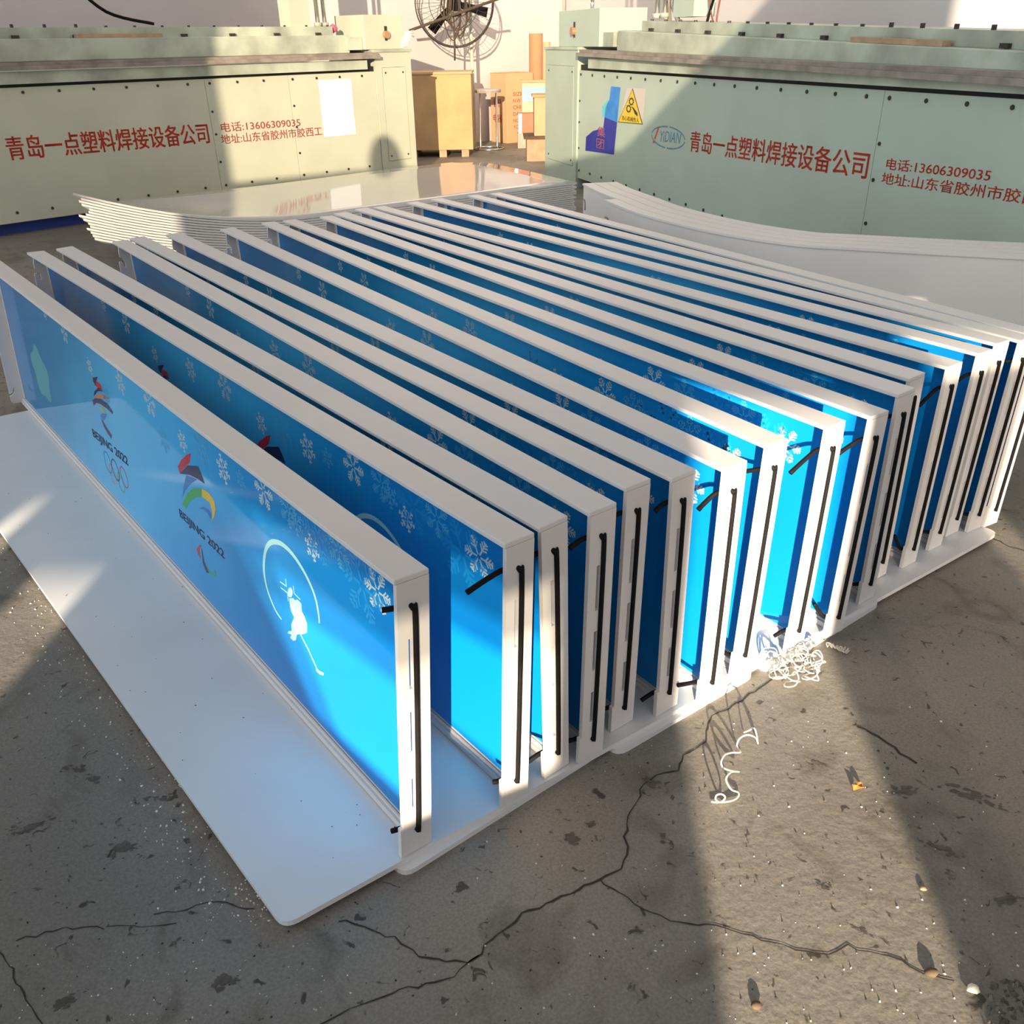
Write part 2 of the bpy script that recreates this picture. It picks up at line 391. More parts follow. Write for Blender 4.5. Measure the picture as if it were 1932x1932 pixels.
sheet(0.625, 1.00, 0.014, -0.020, -0.0102, 2.4, 'lower white sheet with rounded corner peeking out below the middle posts', 0.006)
sheet(1.025, 1.42, 0.020, -0.020, -0.0102, 2.4, 'lower white sheet with corner beside the heap of shavings', 0.004)

# ================================================================== RINK BOARDS
BL, BH, BW = 2.588, 0.5, 0.0549
NB = MB  # alias
def holes_plate(w0, w1, h0, h1, holes, x0, x1, m):
    """plate in y,z with rectangular holes, thickness x0..x1"""
    ys = sorted({w0, w1} | {v for h in holes for v in h[:2]}); zs = sorted({h0, h1} | {v for h in holes for v in h[2:]})
    def solid(i, j):
        if i < 0 or j < 0 or i >= len(ys) - 1 or j >= len(zs) - 1: return False
        cy, cz = (ys[i] + ys[i + 1]) / 2, (zs[j] + zs[j + 1]) / 2
        return not any(a < cy < b and c < cz < d for a, b, c, d in holes)
    mb = MB(); idx = {}
    def vid(i, j, k):
        if (i, j, k) not in idx: idx[(i, j, k)] = len(mb.v); mb.v.append(Vector(((x0, x1)[k], ys[i], zs[j])))
        return idx[(i, j, k)]
    mi = mb.mi(m)
    def q(*a): mb.f.append(list(a)); mb.m.append(mi)
    for i in range(len(ys) - 1):
        for j in range(len(zs) - 1):
            if not solid(i, j): continue
            q(vid(i, j, 0), vid(i, j + 1, 0), vid(i + 1, j + 1, 0), vid(i + 1, j, 0))
            q(vid(i, j, 1), vid(i + 1, j, 1), vid(i + 1, j + 1, 1), vid(i, j + 1, 1))
            if not solid(i - 1, j): q(vid(i, j, 0), vid(i, j, 1), vid(i, j + 1, 1), vid(i, j + 1, 0))
            if not solid(i + 1, j): q(vid(i + 1, j, 0), vid(i + 1, j + 1, 0), vid(i + 1, j + 1, 1), vid(i + 1, j, 1))
            if not solid(i, j - 1): q(vid(i, j, 0), vid(i + 1, j, 0), vid(i + 1, j, 1), vid(i, j, 1))
            if not solid(i, j + 1): q(vid(i, j + 1, 0), vid(i, j + 1, 1), vid(i + 1, j + 1, 1), vid(i + 1, j + 1, 0))
    return mb
# local frame: x along the board away from the camera, y to its left (printed side), z up
PYF = -0.2 * BW                        # front face of panel
hw = BW / 2
SLOTS = [(0.0004, 0.0072, 0.315, 0.40), (0.0004, 0.0072, 0.195, 0.275), (0.0004, 0.0072, 0.085, 0.150)]
def hook_plate_poly():
    """outline in (y, z): straight on the panel side, J-shaped hook slots cut into the free edge"""
    yo, yi = 0.030, PYF
    p = [(yi, 0.003), (yo - 0.004, 0.003), (yo, 0.010), (yo, 0.030)]
    p += [(yo - 0.006, 0.032), (yo - 0.013, 0.037), (yo - 0.017, 0.046), (yo - 0.0175, 0.060), (yo - 0.0145, 0.061), (yo - 0.0125, 0.049), (yo - 0.009, 0.042), (yo, 0.0385)]
    p += [(yo, 0.430), (yo - 0.002, 0.437), (yo - 0.009, 0.437), (yo - 0.013, 0.430), (yo - 0.0135, 0.416), (yo - 0.020, 0.416), (yo - 0.020, 0.434), (yo - 0.015, 0.447), (yo - 0.006, 0.452), (yo - 0.006, 0.470), (yo - 0.010, 0.492), (yi, 0.492)]
    return p
def cord_mesh(k):
    rnd = random.Random(k)
    m = MB(); r = 0.0042; y = -0.0035
    m.tube(smoothpath([(0.010, y + 0.008, 0.456), (0.002, y + 0.006, 0.4535), (-0.0015, y + 0.003, 0.448), (-0.002, y, 0.436), (-0.002, y - 0.0003, 0.25), (-0.002, y + 0.001, 0.058), (-0.0015, y + 0.003, 0.047), (0.010, y + 0.005, 0.043)], 5), r, BLACK, 8)
    l1 = [0.008, 0.052, 0.022, 0.020, 0.030, 0.014, 0.030, 0.046, 0.055, 0.045, 0.020, 0.001, 0.045, 0.02, 0.025, 0.001, 0.001][k]
    a1 = [0.2, -0.28, -0.5, -0.5, -0.3, -0.7, -0.7, 0.12, -0.55, -0.35, 0.0, -0.2, -0.6, -0.4, -0.5, -0.3, -0.3][k]
    m.tube(smoothpath([(0.012, 0.010, 0.448), (0.016, hw - 0.004, 0.447), (0.018, hw + l1 * 0.5, 0.447 + a1 * l1 * 0.5), (0.020, hw + l1, 0.446 + a1 * l1)], 4), [r] * 11 + [r * 1.05] * 2, BLACK, 8)
    l2 = [0.006, 0.004, 0.020, 0.012, 0.010, 0.022, 0.040, 0.030, 0.020, 0.032, 0.005, 0.001, 0.03, 0.02, 0.01, 0.001, 0.001][k]
    a2 = [0.0, 0.2, -0.3, 0.1, 0.2, -0.3, 0.3, 0.9, -0.3, 1.4, 0.5, 0.3, 1.6, 0.5, 0.5, 0.2, 0.2][k]
    m.tube(smoothpath([(0.012, 0.010, 0.046), (0.016, hw - 0.004, 0.045), (0.018, hw + l2 * 0.5, 0.045 + a2 * l2 * 0.5), (0.020, hw + l2, 0.044 + a2 * l2)], 4), r, BLACK, 8)
    return m

# board poses: near-end foot centre x, y, heading (deg), lean (deg)
POSE = [(-0.158, 0.9495, 128.7, 3.6), (-0.0025, 1.048, 129.1, 1.9), (0.0705, 1.1125, 128.5, -1.5), (0.1325, 1.1435, 126.3, 0.6), (0.1968, 1.2228, 127.0, 0.5),
        (0.286, 1.2625, 126.0, -1.2), (0.371, 1.2895, 123.7, -0.4), (0.4515, 1.3685, 122.7, 1.2), (0.581, 1.446, 124.1, 0.9), (0.677, 1.4905, 123.1, 0.8),
        (0.791, 1.614, 124.5, -1.8), (0.8525, 1.704, 124.1, -2.5), (0.9465, 1.760, 125.1, -0.5), (1.0410, 1.835, 124.3, 0.7), (1.113, 1.9015, 123.6, 0.7),
        (1.1775, 1.9205, 121.1, 0.7), (1.231, 1.944, 119.9, 0.8)]
def pose_matrix(p):
    x, y, yaw, ln = p; yaw = radians(yaw); ln = radians(ln)
    d = Vector((cos(yaw), sin(yaw), 0)); n = Vector((sin(yaw), -cos(yaw), 0))
    up = UP * cos(ln) + n * sin(ln); nn = n * cos(ln) - UP * sin(ln)
    lift = hw * abs(sin(ln)) + 0.0005
    return frame(Vector((x, y, lift)), d, -nn, up)
M1 = pose_matrix(POSE[0]); M1i = M1.inverted()
PN1 = (M1.to_3x3() @ Vector((0, 1, 0))).normalized(); PP1 = M1 @ Vector((0, PYF, 0))
def sz(px, py):
    """photo point on the nearest board's panel -> (distance along the board, height)"""
    p = M1i @ at_plane(px, py, PP1, PN1); return p.x, p.z

def print_mesh():
    m = MB(); Y1, Y2 = PYF + 0.0011, PYF + 0.0014
    def poly(pts, mt, y=Y1): m.flat([(s, y, z) for s, z in pts], mt)
    def ribbon(pts, w, mt, y=Y1):
        L = []; R = []
        for i, (s, z) in enumerate(pts):
            a = pts[max(i - 1, 0)]; b = pts[min(i + 1, len(pts) - 1)]
            dx, dz = b[0] - a[0], b[1] - a[1]; l = math.hypot(dx, dz) or 1
            ww = (w[i] if isinstance(w, (list, tuple)) else w) / 2
            L.append((s - dz / l * ww, y, z + dx / l * ww)); R.append((s + dz / l * ww, y, z - dx / l * ww))
        n = len(pts); m.add(L + R, [(i, i + 1, n + i + 1, n + i) for i in range(n - 1)], mt)
    def flake(cx, cz, r, mt, kind=0, rot=0.0):
        zt = 0.484
        for a in range(6):
            q = rot + a * pi / 3; dx, dz = cos(q), sin(q)
            if cz + dz * r > zt: continue
            ribbon([(cx + dx * r * 0.12, cz + dz * r * 0.12), (cx + dx * r, cz + dz * r)], r * 0.10, mt)
            for k, l in ((0.45, 0.34), (0.65, 0.30), (0.85, 0.2)):
                for sgn in (-1, 1):
                    q2 = q + sgn * 0.85; bx, bz = cx + dx * r * k, cz + dz * r * k
                    if kind == 1 and k == 0.65: continue
                    ribbon([(bx, bz), (bx + cos(q2) * r * l, bz + sin(q2) * r * l)], r * (0.09 if kind == 0 else 0.16), mt)
    C1 = lambda x, y: sz(100 + x / 3.865, 650 + y / 3.865)
    C2 = lambda x, y: sz(450 + x / 5.222, 950 + y / 5.222)
    E1 = [(P_NV, [(292, 240), (330, 234), (320, 262), (312, 300), (296, 268)]), (P_RD, [(318, 265), (350, 290), (368, 340), (335, 322), (313, 300)]),
          (P_NV, [(335, 312), (366, 342), (330, 340), (300, 378), (305, 340)]), (P_OR, [(300, 385), (330, 362), (370, 366), (400, 385), (418, 403), (370, 390), (330, 388)]),
          (P_NV, [(290, 405), (310, 390), (350, 395), (400, 430), (440, 490), (438, 508), (400, 470), (350, 435), (320, 425), (300, 445)]),
          (P_LG, [(330, 447), (355, 455), (390, 498), (365, 495)]), (P_BL, [(347, 515), (365, 498), (398, 508), (382, 540), (370, 560), (355, 548)]),
          (P_NV, [(355, 548), (370, 562), (395, 605), (432, 660), (428, 688), (400, 645), (375, 600)]),
          (P_RD, [(1008, 790), (1000, 860), (960, 900), (928, 940), (912, 890), (940, 840), (975, 805)]),
          (P_NV, [(928, 940), (985, 880), (1062, 885), (1085, 940), (1110, 1015), (1060, 980), (1000, 950)]),
          (P_BL, [(975, 950), (1055, 985), (1010, 1010), (970, 1060), (948, 1115), (955, 1040)]),
          (P_GN, [(945, 1165), (975, 1195), (1000, 1145), (1040, 1115), (1090, 1110), (1090, 1050), (1030, 1045), (985, 1080)]),
          (P_YL, [(1090, 1050), (1140, 1080), (1180, 1140), (1190, 1200), (1180, 1255), (1162, 1283), (1165, 1220), (1145, 1150), (1090, 1110)]),
          (P_BL, [(1065, 1195), (1100, 1182), (1140, 1205), (1160, 1250), (1155, 1275), (1130, 1230), (1100, 1200)]),
          (P_RD, [(1050, 1490), (1070, 1460), (1087, 1465), (1070, 1495), (1080, 1565), (1060, 1530)]),
          (P_NV, [(1085, 1480), (1092, 1500), (1105, 1580), (1143, 1668), (1122, 1662), (1095, 1590)]),
          (P_GN, [(1120, 1615), (1160, 1668), (1182, 1675), (1178, 1635), (1191, 1660), (1185, 1693), (1150, 1676)])]
    for mt, pts in E1: poly([C1(*p) for p in pts], mt)
    for (a, b, c, bold) in (((300, 688), (556, 905), (299, 625), 0.03), ((932, 1272), (1255, 1583), (920, 1195), 0.03)):
        A, B, T = C1(*a), C1(*b), C1(*c)
        vs_, fs = text_mesh('BEIJING 2022', 0, 0, 7, 1, 0.07); vs_ = [(x / 7, y) for x, y in vs_]
        h = T[1] - A[1]; dx, dz = B[0] - A[0], B[1] - A[1]
        m.add([(A[0] + dx * x, Y1, A[1] + dz * x + h * y) for x, y in vs_], fs, P_NV)
    def ring(cx, cy, hh, mt):
        c = C1(cx, cy); r = (C1(cx, cy - hh)[1] - C1(cx, cy + hh)[1]) / 2
        ribbon([(c[0] + r * cos(a), c[1] + r * sin(a)) for a in [2 * pi * i / 24 for i in range(25)]], r * 0.15, mt)
    for a in ((402, 858, 60, P_BL), (458, 915, 60, P_NV), (520, 968, 60, P_RD), (438, 945, 55, P_OR), (500, 1005, 55, P_GN)): ring(*a)
    # sliding player with a stick under an arch
    poly([C2(*p) for p in [(505, 935), (545, 930), (560, 950), (590, 945), (625, 985), (630, 1060), (655, 1110), (680, 1180), (680, 1270), (640, 1285), (600, 1285), (580, 1290), (570, 1345), (545, 1350), (515, 1320), (530, 1290), (490, 1275), (500, 1255), (530, 1255), (525, 1190), (555, 1120), (530, 1070), (515, 1020)]], P_CY)
    ribbon([C2(*p) for p in [(615, 1285), (690, 1430), (772, 1612)]], 0.004, P_CY)
    poly([C2(*p) for p in [(765, 1605), (800, 1645), (846, 1668), (842, 1692), (805, 1680), (775, 1650)]], P_CY)
    poly([C2(515 + 24 * cos(a), 875 + 50 * sin(a)) for a in [2 * pi * i / 12 for i in range(12)]], P_CY)
    for a, b in (((415, 768), (480, 815)), ((470, 740), (478, 815)), ((420, 825), (490, 880)), ((545, 810), (555, 890)), ((560, 890), (615, 945)), ((490, 880), (495, 960))): ribbon([C2(*a), C2(*b)], 0.0025, P_CY)
    arc = [(430, 1140), (370, 1050), (300, 880), (262, 720), (255, 580), (275, 450), (320, 385), (380, 378), (450, 410), (540, 500), (640, 650), (720, 810), (770, 955), (797, 1110), (800, 1175)]
    ribbon([(p.x, p.y) for p in smoothpath([Vector((*C2(*p), 0)) for p in arc], 3)], [0.004 + 0.006 * sin(pi * i / 42) for i in range(43)], P_CY)
    # soft pale patch at the far end and snow
    c = sz(78, 705); poly([(c[0] + 0.10 * cos(a) * (1 + 0.12 * sin(5 * a)), c[1] + 0.085 * sin(a) * (1 + 0.12 * sin(5 * a))) for a in [2 * pi * i / 30 for i in range(30)]], P_AQ)
    for px, py, r, k in ((122, 628, .030, 0), (170, 690, .022, 1), (228, 722, .030, 1), (283, 757, .036, 0), (345, 832, .024, 1), (422, 885, .030, 1), (498, 925, .036, 0), (590, 1033, .024, 1), (713, 1115, .036, 0), (85, 590, .02, 1)):
        flake(*sz(px, py), r, P_WH, k, 0.25 * k)
    for px, py, r, k in ((545, 962, .034, 0), (640, 1035, .034, 0), (455, 905, .02, 1), (200, 745, .03, 1), (310, 830, .03, 1), (380, 845, .04, 0), (560, 985, .025, 1)):
        flake(*sz(px, py), r, P_FT, k, 0.4)
    for px, py, r in ((685, 1105, .06), (600, 1010, .05)): flake(*sz(px, py), r, P_FT2, 0, 0.1)
    return m

BL_LABEL = ['nearest blue printed rink board, emblems fully visible, beside the bare white sheet',
            'second blue rink board from the front, its snowflakes half shaded by the nearest board',
            'third blue rink board from the front, post leaning towards the front boards',
            'fourth blue rink board from the front, black cord stub showing at its post top',
            'fifth blue rink board from the front, touching the fourth at its far end',
            'sixth blue rink board from the front, cord end poking out at its foot',
            'seventh blue rink board from the front, post beside the left edge of sunlight',
            'eighth blue rink board from the front, post fully in bright sun',
            'ninth blue rink board from the front, long black cord end hanging by its post top',
            'tenth blue rink board from the front, behind the post with the long hanging cord',
            'eleventh blue rink board from the front, post pressed against the next one',
            'twelfth blue rink board, its post mostly hidden behind the pressed neighbour',
            'thirteenth blue rink board, cord end sticking up by the foot of its post',
            'fourteenth blue rink board, fourth from the far right end of the row',
            'fifteenth blue rink board, third from the far right end of the row',
            'second last rink board at the far right of the row',
            'last rink board at the far right, facing the curved white boards']
GROUP_B = 'rink boards standing in a row'
M0 = Matrix.Identity(4)
proto = thing('rink_board', BL_LABEL[0], 'rink board', None, GROUP_B)
MB().box((0, -hw, BH - 0.008), (BL, hw, BH), WHITE).build('top_rail', proto, bevel=0.0012)
pw = holes_plate(-hw, hw - 0.0035, 0.0, BH - 0.0082, SLOTS, 0.0, 0.008, WHITE)
pw.box((0.0, hw - 0.0034, 0.0), (0.008, hw + 0.0012, 0.058), WHITE)
pw.build('end_post', proto)
pan = MB().box((0.0083, PYF - 0.008, 0.004), (BL - 0.052, PYF, BH - 0.0083), WHITE).build('panel', proto)
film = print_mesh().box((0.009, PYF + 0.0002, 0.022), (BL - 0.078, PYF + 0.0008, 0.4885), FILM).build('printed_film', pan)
bs = MB().box((0.0083, PYF + 0.0002, 0.0), (BL - 0.052, PYF + 0.010, 0.012), WHITE)
bs.tube([(0.009, PYF + 0.0035, 0.0145), (BL - 0.053, PYF + 0.0035, 0.0145)], 0.0030, WHITE, 8)
bs.build('bottom_strip', proto)
HM = frame(Vector((BL - 0.051, 0, 0)), Vector((0, 1, 0)), Vector((0, 0, 1)), Vector((1, 0, 0)))
MB().prism(hook_plate_poly(), 0.0, 0.008, WHITE, HM).build('hook_plate', proto)
parts = [c for c in proto.children]
boards = []
for i, p in enumerate(POSE):
    if i == 0: r = proto
    else:
        r = proto.copy(); COL.objects.link(r); r['label'] = BL_LABEL[i]
        for ch in parts:
            c = ch.copy(); COL.objects.link(c); c.parent = r
            for g in ch.children:
                e = g.copy(); COL.objects.link(e); e.parent = c
    r.matrix_world = pose_matrix(p)
    cord_mesh(i).build('elastic_cord', r, smooth=True)
    boards.append(r)

# ================================================================== CURVED WHITE CORNER BOARDS
front_px = [(1141, 376), (1208, 402), (1337, 434), (1488, 458), (1617, 467), (1932, 484)]
cpts = [at_z(x, y, BH) for x, y in front_px]
cpts = [Vector((p.x, p.y, 0)) for p in cpts]
ext = cpts[-1] + (cpts[-1] - cpts[-2]).normalized() * 0.36 + Vector((0.02, 0.03, 0))
cpath = smoothpath(cpts + [ext], 8)
def offset_path(path, d):
    out = []
    for i, p in enumerate(path):
        t = (path[min(i + 1, len(path) - 1)] - path[max(i - 1, 0)]).normalized()
        n = Vector((-t.y, t.x, 0))
        if n.y < 0: n = -n
        out.append(p + n * d)
    return out
def strip(path, d0, d1, z0, z1, m, mb):
    a, b = offset_path(path, d0), offset_path(path, d1); n = len(path); vs_, fs = [], []
    for p, q_ in zip(a, b): vs_ += [(p.x, p.y, z0), (q_.x, q_.y, z0), (q_.x, q_.y, z1), (p.x, p.y, z1)]
    for i in range(n - 1):
        for k in range(4):
            fs.append((4 * i + k, 4 * i + (k + 1) % 4, 4 * i + 4 + (k + 1) % 4, 4 * i + 4 + k))
    fs += [(3, 2, 1, 0), tuple(4 * (n - 1) + k for k in range(4))]
    return mb.add(vs_, fs, m)
CL = ['nearest curved white corner board, smooth face towards the blue rows', 'second curved white corner board nested behind the nearest', 'third curved white corner board in the nested set', 'rearmost curved white corner board, nearest the right machine']
for k in range(4):
    off = 0.0585 * k; base = cpath
    if k:  # neighbours stick out further at the left end
        t0 = (cpath[0] - cpath[1]).normalized(); add = [cpath[0] + t0 * 0.50 + Vector((0.02, 0, 0)), cpath[0] + t0 * 0.25]
        base = smoothpath(add + cpath[::8], 8)
    t = thing('curved_rink_board', CL[k], 'rink board', Matrix.Translation((0, 0, FLOOR + 0.0005)), 'curved corner boards nested on the right')
    mb = strip(base, off, off + 0.055, BH + 0.010, BH + 0.018, WHITE, MB()); mb.build('top_rail', t)
    mb = strip(base, off + 0.006, off + 0.014, 0.0, BH + 0.0098, WHITE, MB()); pn = mb.build('panel', t, smooth=False)
    # hook slot at the free end
    hp = offset_path(base, off + 0.004); tv = (hp[2] - hp[0]).normalized()
    hb = MB(); z = BH
    q0 = hp[0]
    hk = [(0.002, z - 0.055), (0.030, z - 0.056), (0.040, z - 0.066), (0.043, z - 0.10)]
    if k < 2: hb.tube(smoothpath([q0 + tv * a + Vector((0, 0, b)) for a, b in hk], 4), 0.0035, GREY, 6); hb.build('hook_slot', pn)

# ================================================================== STACK OF LOOSE SHEETS
FR, FLc = at_z(1085, 342, 0.2), Vector((-2.0, 4.62, 0))
FLc = at_y(150, 367, 4.75)
BRc, BLc = Vector((-0.309, 8.2, 0)), at_z(235, 372, 0.22)
FRp, FLp = Vector((FR.x, FR.y, 0)), Vector((FLc.x, FLc.y, 0))
TIPZ = FLc.z
BLp = Vector((BLc.x, BLc.y, 0))
NS = 15
LF = (FLp - FRp).length
th_ = 0.0140
for k in range(NS):
    rnd = random.Random(k * 3 + 1)
    zt = FLOOR + 0.0005 + th_ * (k + 1)
    f = (k + 1) / NS
    tip = (TIPZ - (FLOOR + th_ * NS)) * (0.93 + 0.07 * f)      # how far the free left corner curls up
    nu, nv = 22, 10
    js = rnd.uniform(-0.03, 0.03) if k < NS - 1 else 0.03
    jr = rnd.uniform(-0.02, 0.02); gap = rnd.choice((0.0026, 0.0027, 0.0036, 0.0026))
    top, bot = [], []
    dirf = (FLp - FRp).normalized()
    for j in range(nv + 1):
        v = j / nv
        a = FRp.lerp(BRc, v); b = (FLp + dirf * js).lerp(BLp + dirf * js, v)
        for i in range(nu + 1):
            u = i / nu
            p = a.lerp(b, u) + dirf * (jr * (1 - u))
            # rounded far right corner
            if u < 0.12 and v > 0.8:
                s_ = (v - 0.8) / 0.2 * (1 - u / 0.12); p = p + (FRp - BRc) * 0.03 * s_ * s_ + dirf * 0.25 * s_ * s_
            du = (p - FRp).dot(dirf); dvv = (p - FRp - dirf * du).length
            w = max(0, (du / LF - 0.60) / 0.40) ** 2.0 * max(0, 1 - dvv / 1.6) ** 1.2 * tip
            w += 0.006 * sin(du * 4 + dvv * 3) * max(0, dvv) * f if dvv < 1 else 0.006 * sin(du * 4 + dvv * 3) * f * max(0, 2 - dvv)
            top.append((p.x, p.y, zt + w)); bot.append((p.x, p.y, zt + w - th_ + gap))
    n = (nu + 1) * (nv + 1); fs, fe = [], []
    for j in range(nv):
        for i in range(nu):
            a = j * (nu + 1) + i; b = a + 1; c = b + nu + 1; d = a + nu + 1
            fs.append((a, d, c, b)); fe.append((n + a, n + b, n + c, n + d))
    def rim(i0, i1): fe.append((i0, i1, n + i1, n + i0))
    for i in range(nu): rim(i, i + 1); rim(nv * (nu + 1) + i + 1, nv * (nu + 1) + i)
    for j in range(nv): rim((j + 1) * (nu + 1), j * (nu + 1)); rim(j * (nu + 1) + nu, (j + 1) * (nu + 1) + nu)
    mb = MB(); mb.add(top + bot, fs, GLOSS if k == NS - 1 else SHEET); mb.f += [list(x) for x in fe]; mb.m += [mb.mi(EDGE)] * len(fe)
    o = mb.build('plastic_sheet')
    if k == NS - 1: o.data.polygons.foreach_set('use_smooth', [i < nu * nv for i in range(len(o.data.polygons))])
    nm = 'topmost glossy white sheet of the stack, corner curling up at left' if k == NS - 1 else ('bottom sheet of the white stack, lying on the floor' if k == 0 else
         ('sheet just under the glossy top sheet of the white stack' if k == NS - 2 else 'white plastic sheet inside the stack, only its edges showing, between top and bottom'))
    tag(o, nm, 'plastic sheet', 'sheets in the loose stack behind the boards')

# ================================================================== WELDING MACHINES
BOLTS = {}
def bolt(parent, c, r, h, ax=(0, 0, 1), name='bolt'):
    key = (r, round(h, 3), ax)
    if key not in BOLTS:
        o = MB().ngon_cyl((0, 0, 0), ax, r, h, BOLT, 6).build(name, parent); BOLTS[key] = o.data
    else:
        o = bpy.data.objects.new(name, BOLTS[key]); COL.objects.link(o); o.parent = parent
    o.location = c; return o
def machine(name, label, P, u, n, u0, u1, cu0, cu1, side, extras):
    """u0..u1 body span, cu0..cu1 end column; side=+1 column on the right end"""
    M = frame(P, u, UP, n)     # local x along the front, y up, z out of the front
    t = thing(name, label, 'machine', M)
    D = 0.55
    GREEN = GREENL if side > 0 else globals()['GREEN']
    zb = FLOOR
    MB().box((u0, 0.06, -D), (u1, 0.86, -0.012), GREEN).build('body', t)
    MB().box((u0, zb, -D + 0.05), (u1 - 0.02 * side, 0.0595, -0.10), BLUEB if side > 0 else DARK).build('base', t)
    seams = extras['seams']; ps = [u0] + seams + [u1]
    for a, b in zip(ps[:-1], ps[1:]):
        fp = MB().box((a + 0.0015, 0.062, -0.0118), (b - 0.0015, 0.885, 0.0), GREEN).build('front_panel', t)
        x = a + 0.04
        while x < b - 0.02:
            for y in (0.855, 0.125): bolt(fp, (x, y, 0), 0.010, 0.006)
            x += 0.235
        for y in (0.66, 0.50, 0.30): bolt(fp, (a + 0.025, y, 0), 0.009, 0.006)
    # recess, cover strip, worn clamping rails
    MB().box((u0, 0.861, -0.05), (u1, 0.925, -0.013), DARK).build('recess', t)
    e0, e1 = (u0, u1 - 0.10) if side > 0 else (u0 + 0.26, u1)
    MB().box((e0, 0.905, -0.03), (e1, 0.975, 0.035), GREEN2).build('cover_strip', t)
    r0, r1 = (u0, u1 + 0.02) if side > 0 else (u0 + 0.10, u1)
    rl = MB(); rl.box((r0, 0.985, -0.45), (r1, 1.010, 0.075), GREY); rl.box((r0, 1.0102, -0.45), (r1, 1.030, 0.045), GREY)
    tilt = lambda a: Matrix.Translation((extras['pivot'], 1.05, 0)) @ Matrix.Rotation(-a, 4, 'Z') @ Matrix.Translation((-extras['pivot'], -1.05, 0))
    o_ = rl.build('clamp_rail', t); o_.matrix_local = tilt(extras['sag'] * 0.42)
    b0, b1 = (u0, u1 - 0.20) if side > 0 else (u0 + 0.58, u1)
    bm_ = MB(); bm_.box((b0, 1.0305, -0.42), (b1, 1.165, -0.06), GREEN2); o_ = bm_.build('press_beam', t, bevel=0.006); o_.matrix_local = tilt(extras['sag'])
    h0, h1 = (u0, u1 - 0.30) if side > 0 else (u0 + 0.82, u1)
    ub = MB(); ub.box((h0, 1.1655, -0.40), (h1, 1.23, -0.14), GREEN2); ubo = ub.build('upper_beam', t); ubo.matrix_local = tilt(extras['sag'])
    x = h0 + 0.1
    while x < h1:
        bolt(ubo, (x, 1.23, -0.17), 0.011, 0.011 + 0.009 * (int(x * 10) % 2), (0, 1, 0)); x += 0.21
    x = h0 + 0.15
    while x < h1: MB().box((x, 1.168, -0.1395), (x + 0.045, 1.186, -0.120), BOLT).build('bracket', ubo); x += 0.40
    wd = MB(); wx = extras['wood']; wd.box((wx, 1.1658, -0.119), (wx + 0.62, 1.188, -0.070), WOOD); tag_wood = wd
    # end column with a screwed hatch
    MB().box((cu0, zb, -D - 0.10), (cu1, 1.03, 0.012), GREEN).build('end_column', t)
    MB().box((cu0 - 0.012, 1.031, -D - 0.11), (cu1 + 0.012, 1.052, 0.022), GREEN2).build('column_cap', t)
    dw = 0.075
    hb0 = MB().box((cu0 + dw - 0.004, 0.146, 0.0121), (cu1 - dw + 0.004, 0.914, 0.0126), GREY).build('hatch_gap', t)  # dark backing added as the shadow line round the hatch
    hb = MB(); hb.box((cu0 + dw, 0.15, 0.0122), (cu1 - dw, 0.91, 0.016), GREEN); ht = hb.build('hatch', t, bevel=0.001)
    for x in (cu0 + dw + 0.03, cu1 - dw - 0.03):
        for y in (0.19, 0.87): bolt(ht, (x, y, 0.016), 0.008, 0.004, name='screw')
    q0, q1 = extras['head']
    MB().box((q0, 1.0525, -0.42), (q1, 1.315, -0.02), GREEN).build('head_box', t, bevel=0.004)
    e = extras['lug']; MB().box((e[0], 1.0525, -0.38), (e[1], 1.150, -0.05), GREEN2).build('side_lug', t)
    kx = extras['knob']; kb = MB(); kb.box((kx - 0.012, 1.12, -0.0195), (kx + 0.012, 1.23, -0.012), BOLT); kb.ngon_cyl((kx - 0.005, 1.165, -0.019), (0, 0, 1), 0.030, 0.03, STEEL, 10)
    kb.build('adjusting_screw', t)
    g = extras['upright']; gb = MB(); gb.box((g[0], 1.2305, -0.38), (g[1], 2.3, -0.22), GREEN); gb.build('upright', t)
    for rx in extras['rods']:
        rb = MB(); rb.tube([(rx, 1.2305, -0.20), (rx, 2.3, -0.20)], 0.017, CHROME, 10); rb.ngon_cyl((rx, 1.2305, -0.20), (0, 1, 0), 0.032, 0.03, GREEN2, 10)
        rb.build('hydraulic_rod', t, smooth=True)
    w_o = wd.build('wood_strip'); w_o.matrix_world = M @ tilt(extras['sag'])
    tag(w_o, extras['woodlabel'], 'wood strip', 'loose wood strips on the machine beams')
    return t, M
EPS = 0.0012
def lettering(t, lines, name, mt, host='front_panel'):
    m = MB()
    for body, x0, y0, w, h, bold, slope in lines:
        vs_, fs = text_mesh(body, x0, y0, w, h, bold, slope)
        m.add([(x, y, EPS) for x, y in vs_], fs, mt)
    return m.build(name, t)
LT, ML = machine('welding_machine', 'long pale green sheet welding machine on the left, blue base and white label', PL, uL, nL, -1.6, 3.03, 3.032, 3.44, 1,
    dict(sag=0.0, pivot=0.0, seams=[1.40, 2.14], wood=0.55, head=(2.965, 3.40), lug=(2.80, 2.96), knob=3.20, upright=(2.38, 2.57), rods=(2.63, 2.70), woodlabel='bare wood strip lying on the left machine beam'))
RT, MR = machine('welding_machine', 'long pale green sheet welding machine on the right, blue poster and warning triangle', PR, uR, nR, -1.335, 4.6, -2.10, -1.345, -1,
    dict(sag=0.030, pivot=-0.9, seams=[2.35], wood=1.95, head=(-1.86, -1.00), lug=(-0.99, -0.80), knob=-1.50, upright=(-0.20, 0.09), rods=(-0.40, -0.28), woodlabel='bare wood strip lying on the right machine beam'))
NAME, TEL, ADR = '青岛一点塑料焊接设备公司', '电话:13606309035', '地址:山东省胶州市胶西工'
lettering(LT, [(NAME, -0.11, 0.452, 1.47, 0.145, 0.032, -0.012)], 'company_name', RED)
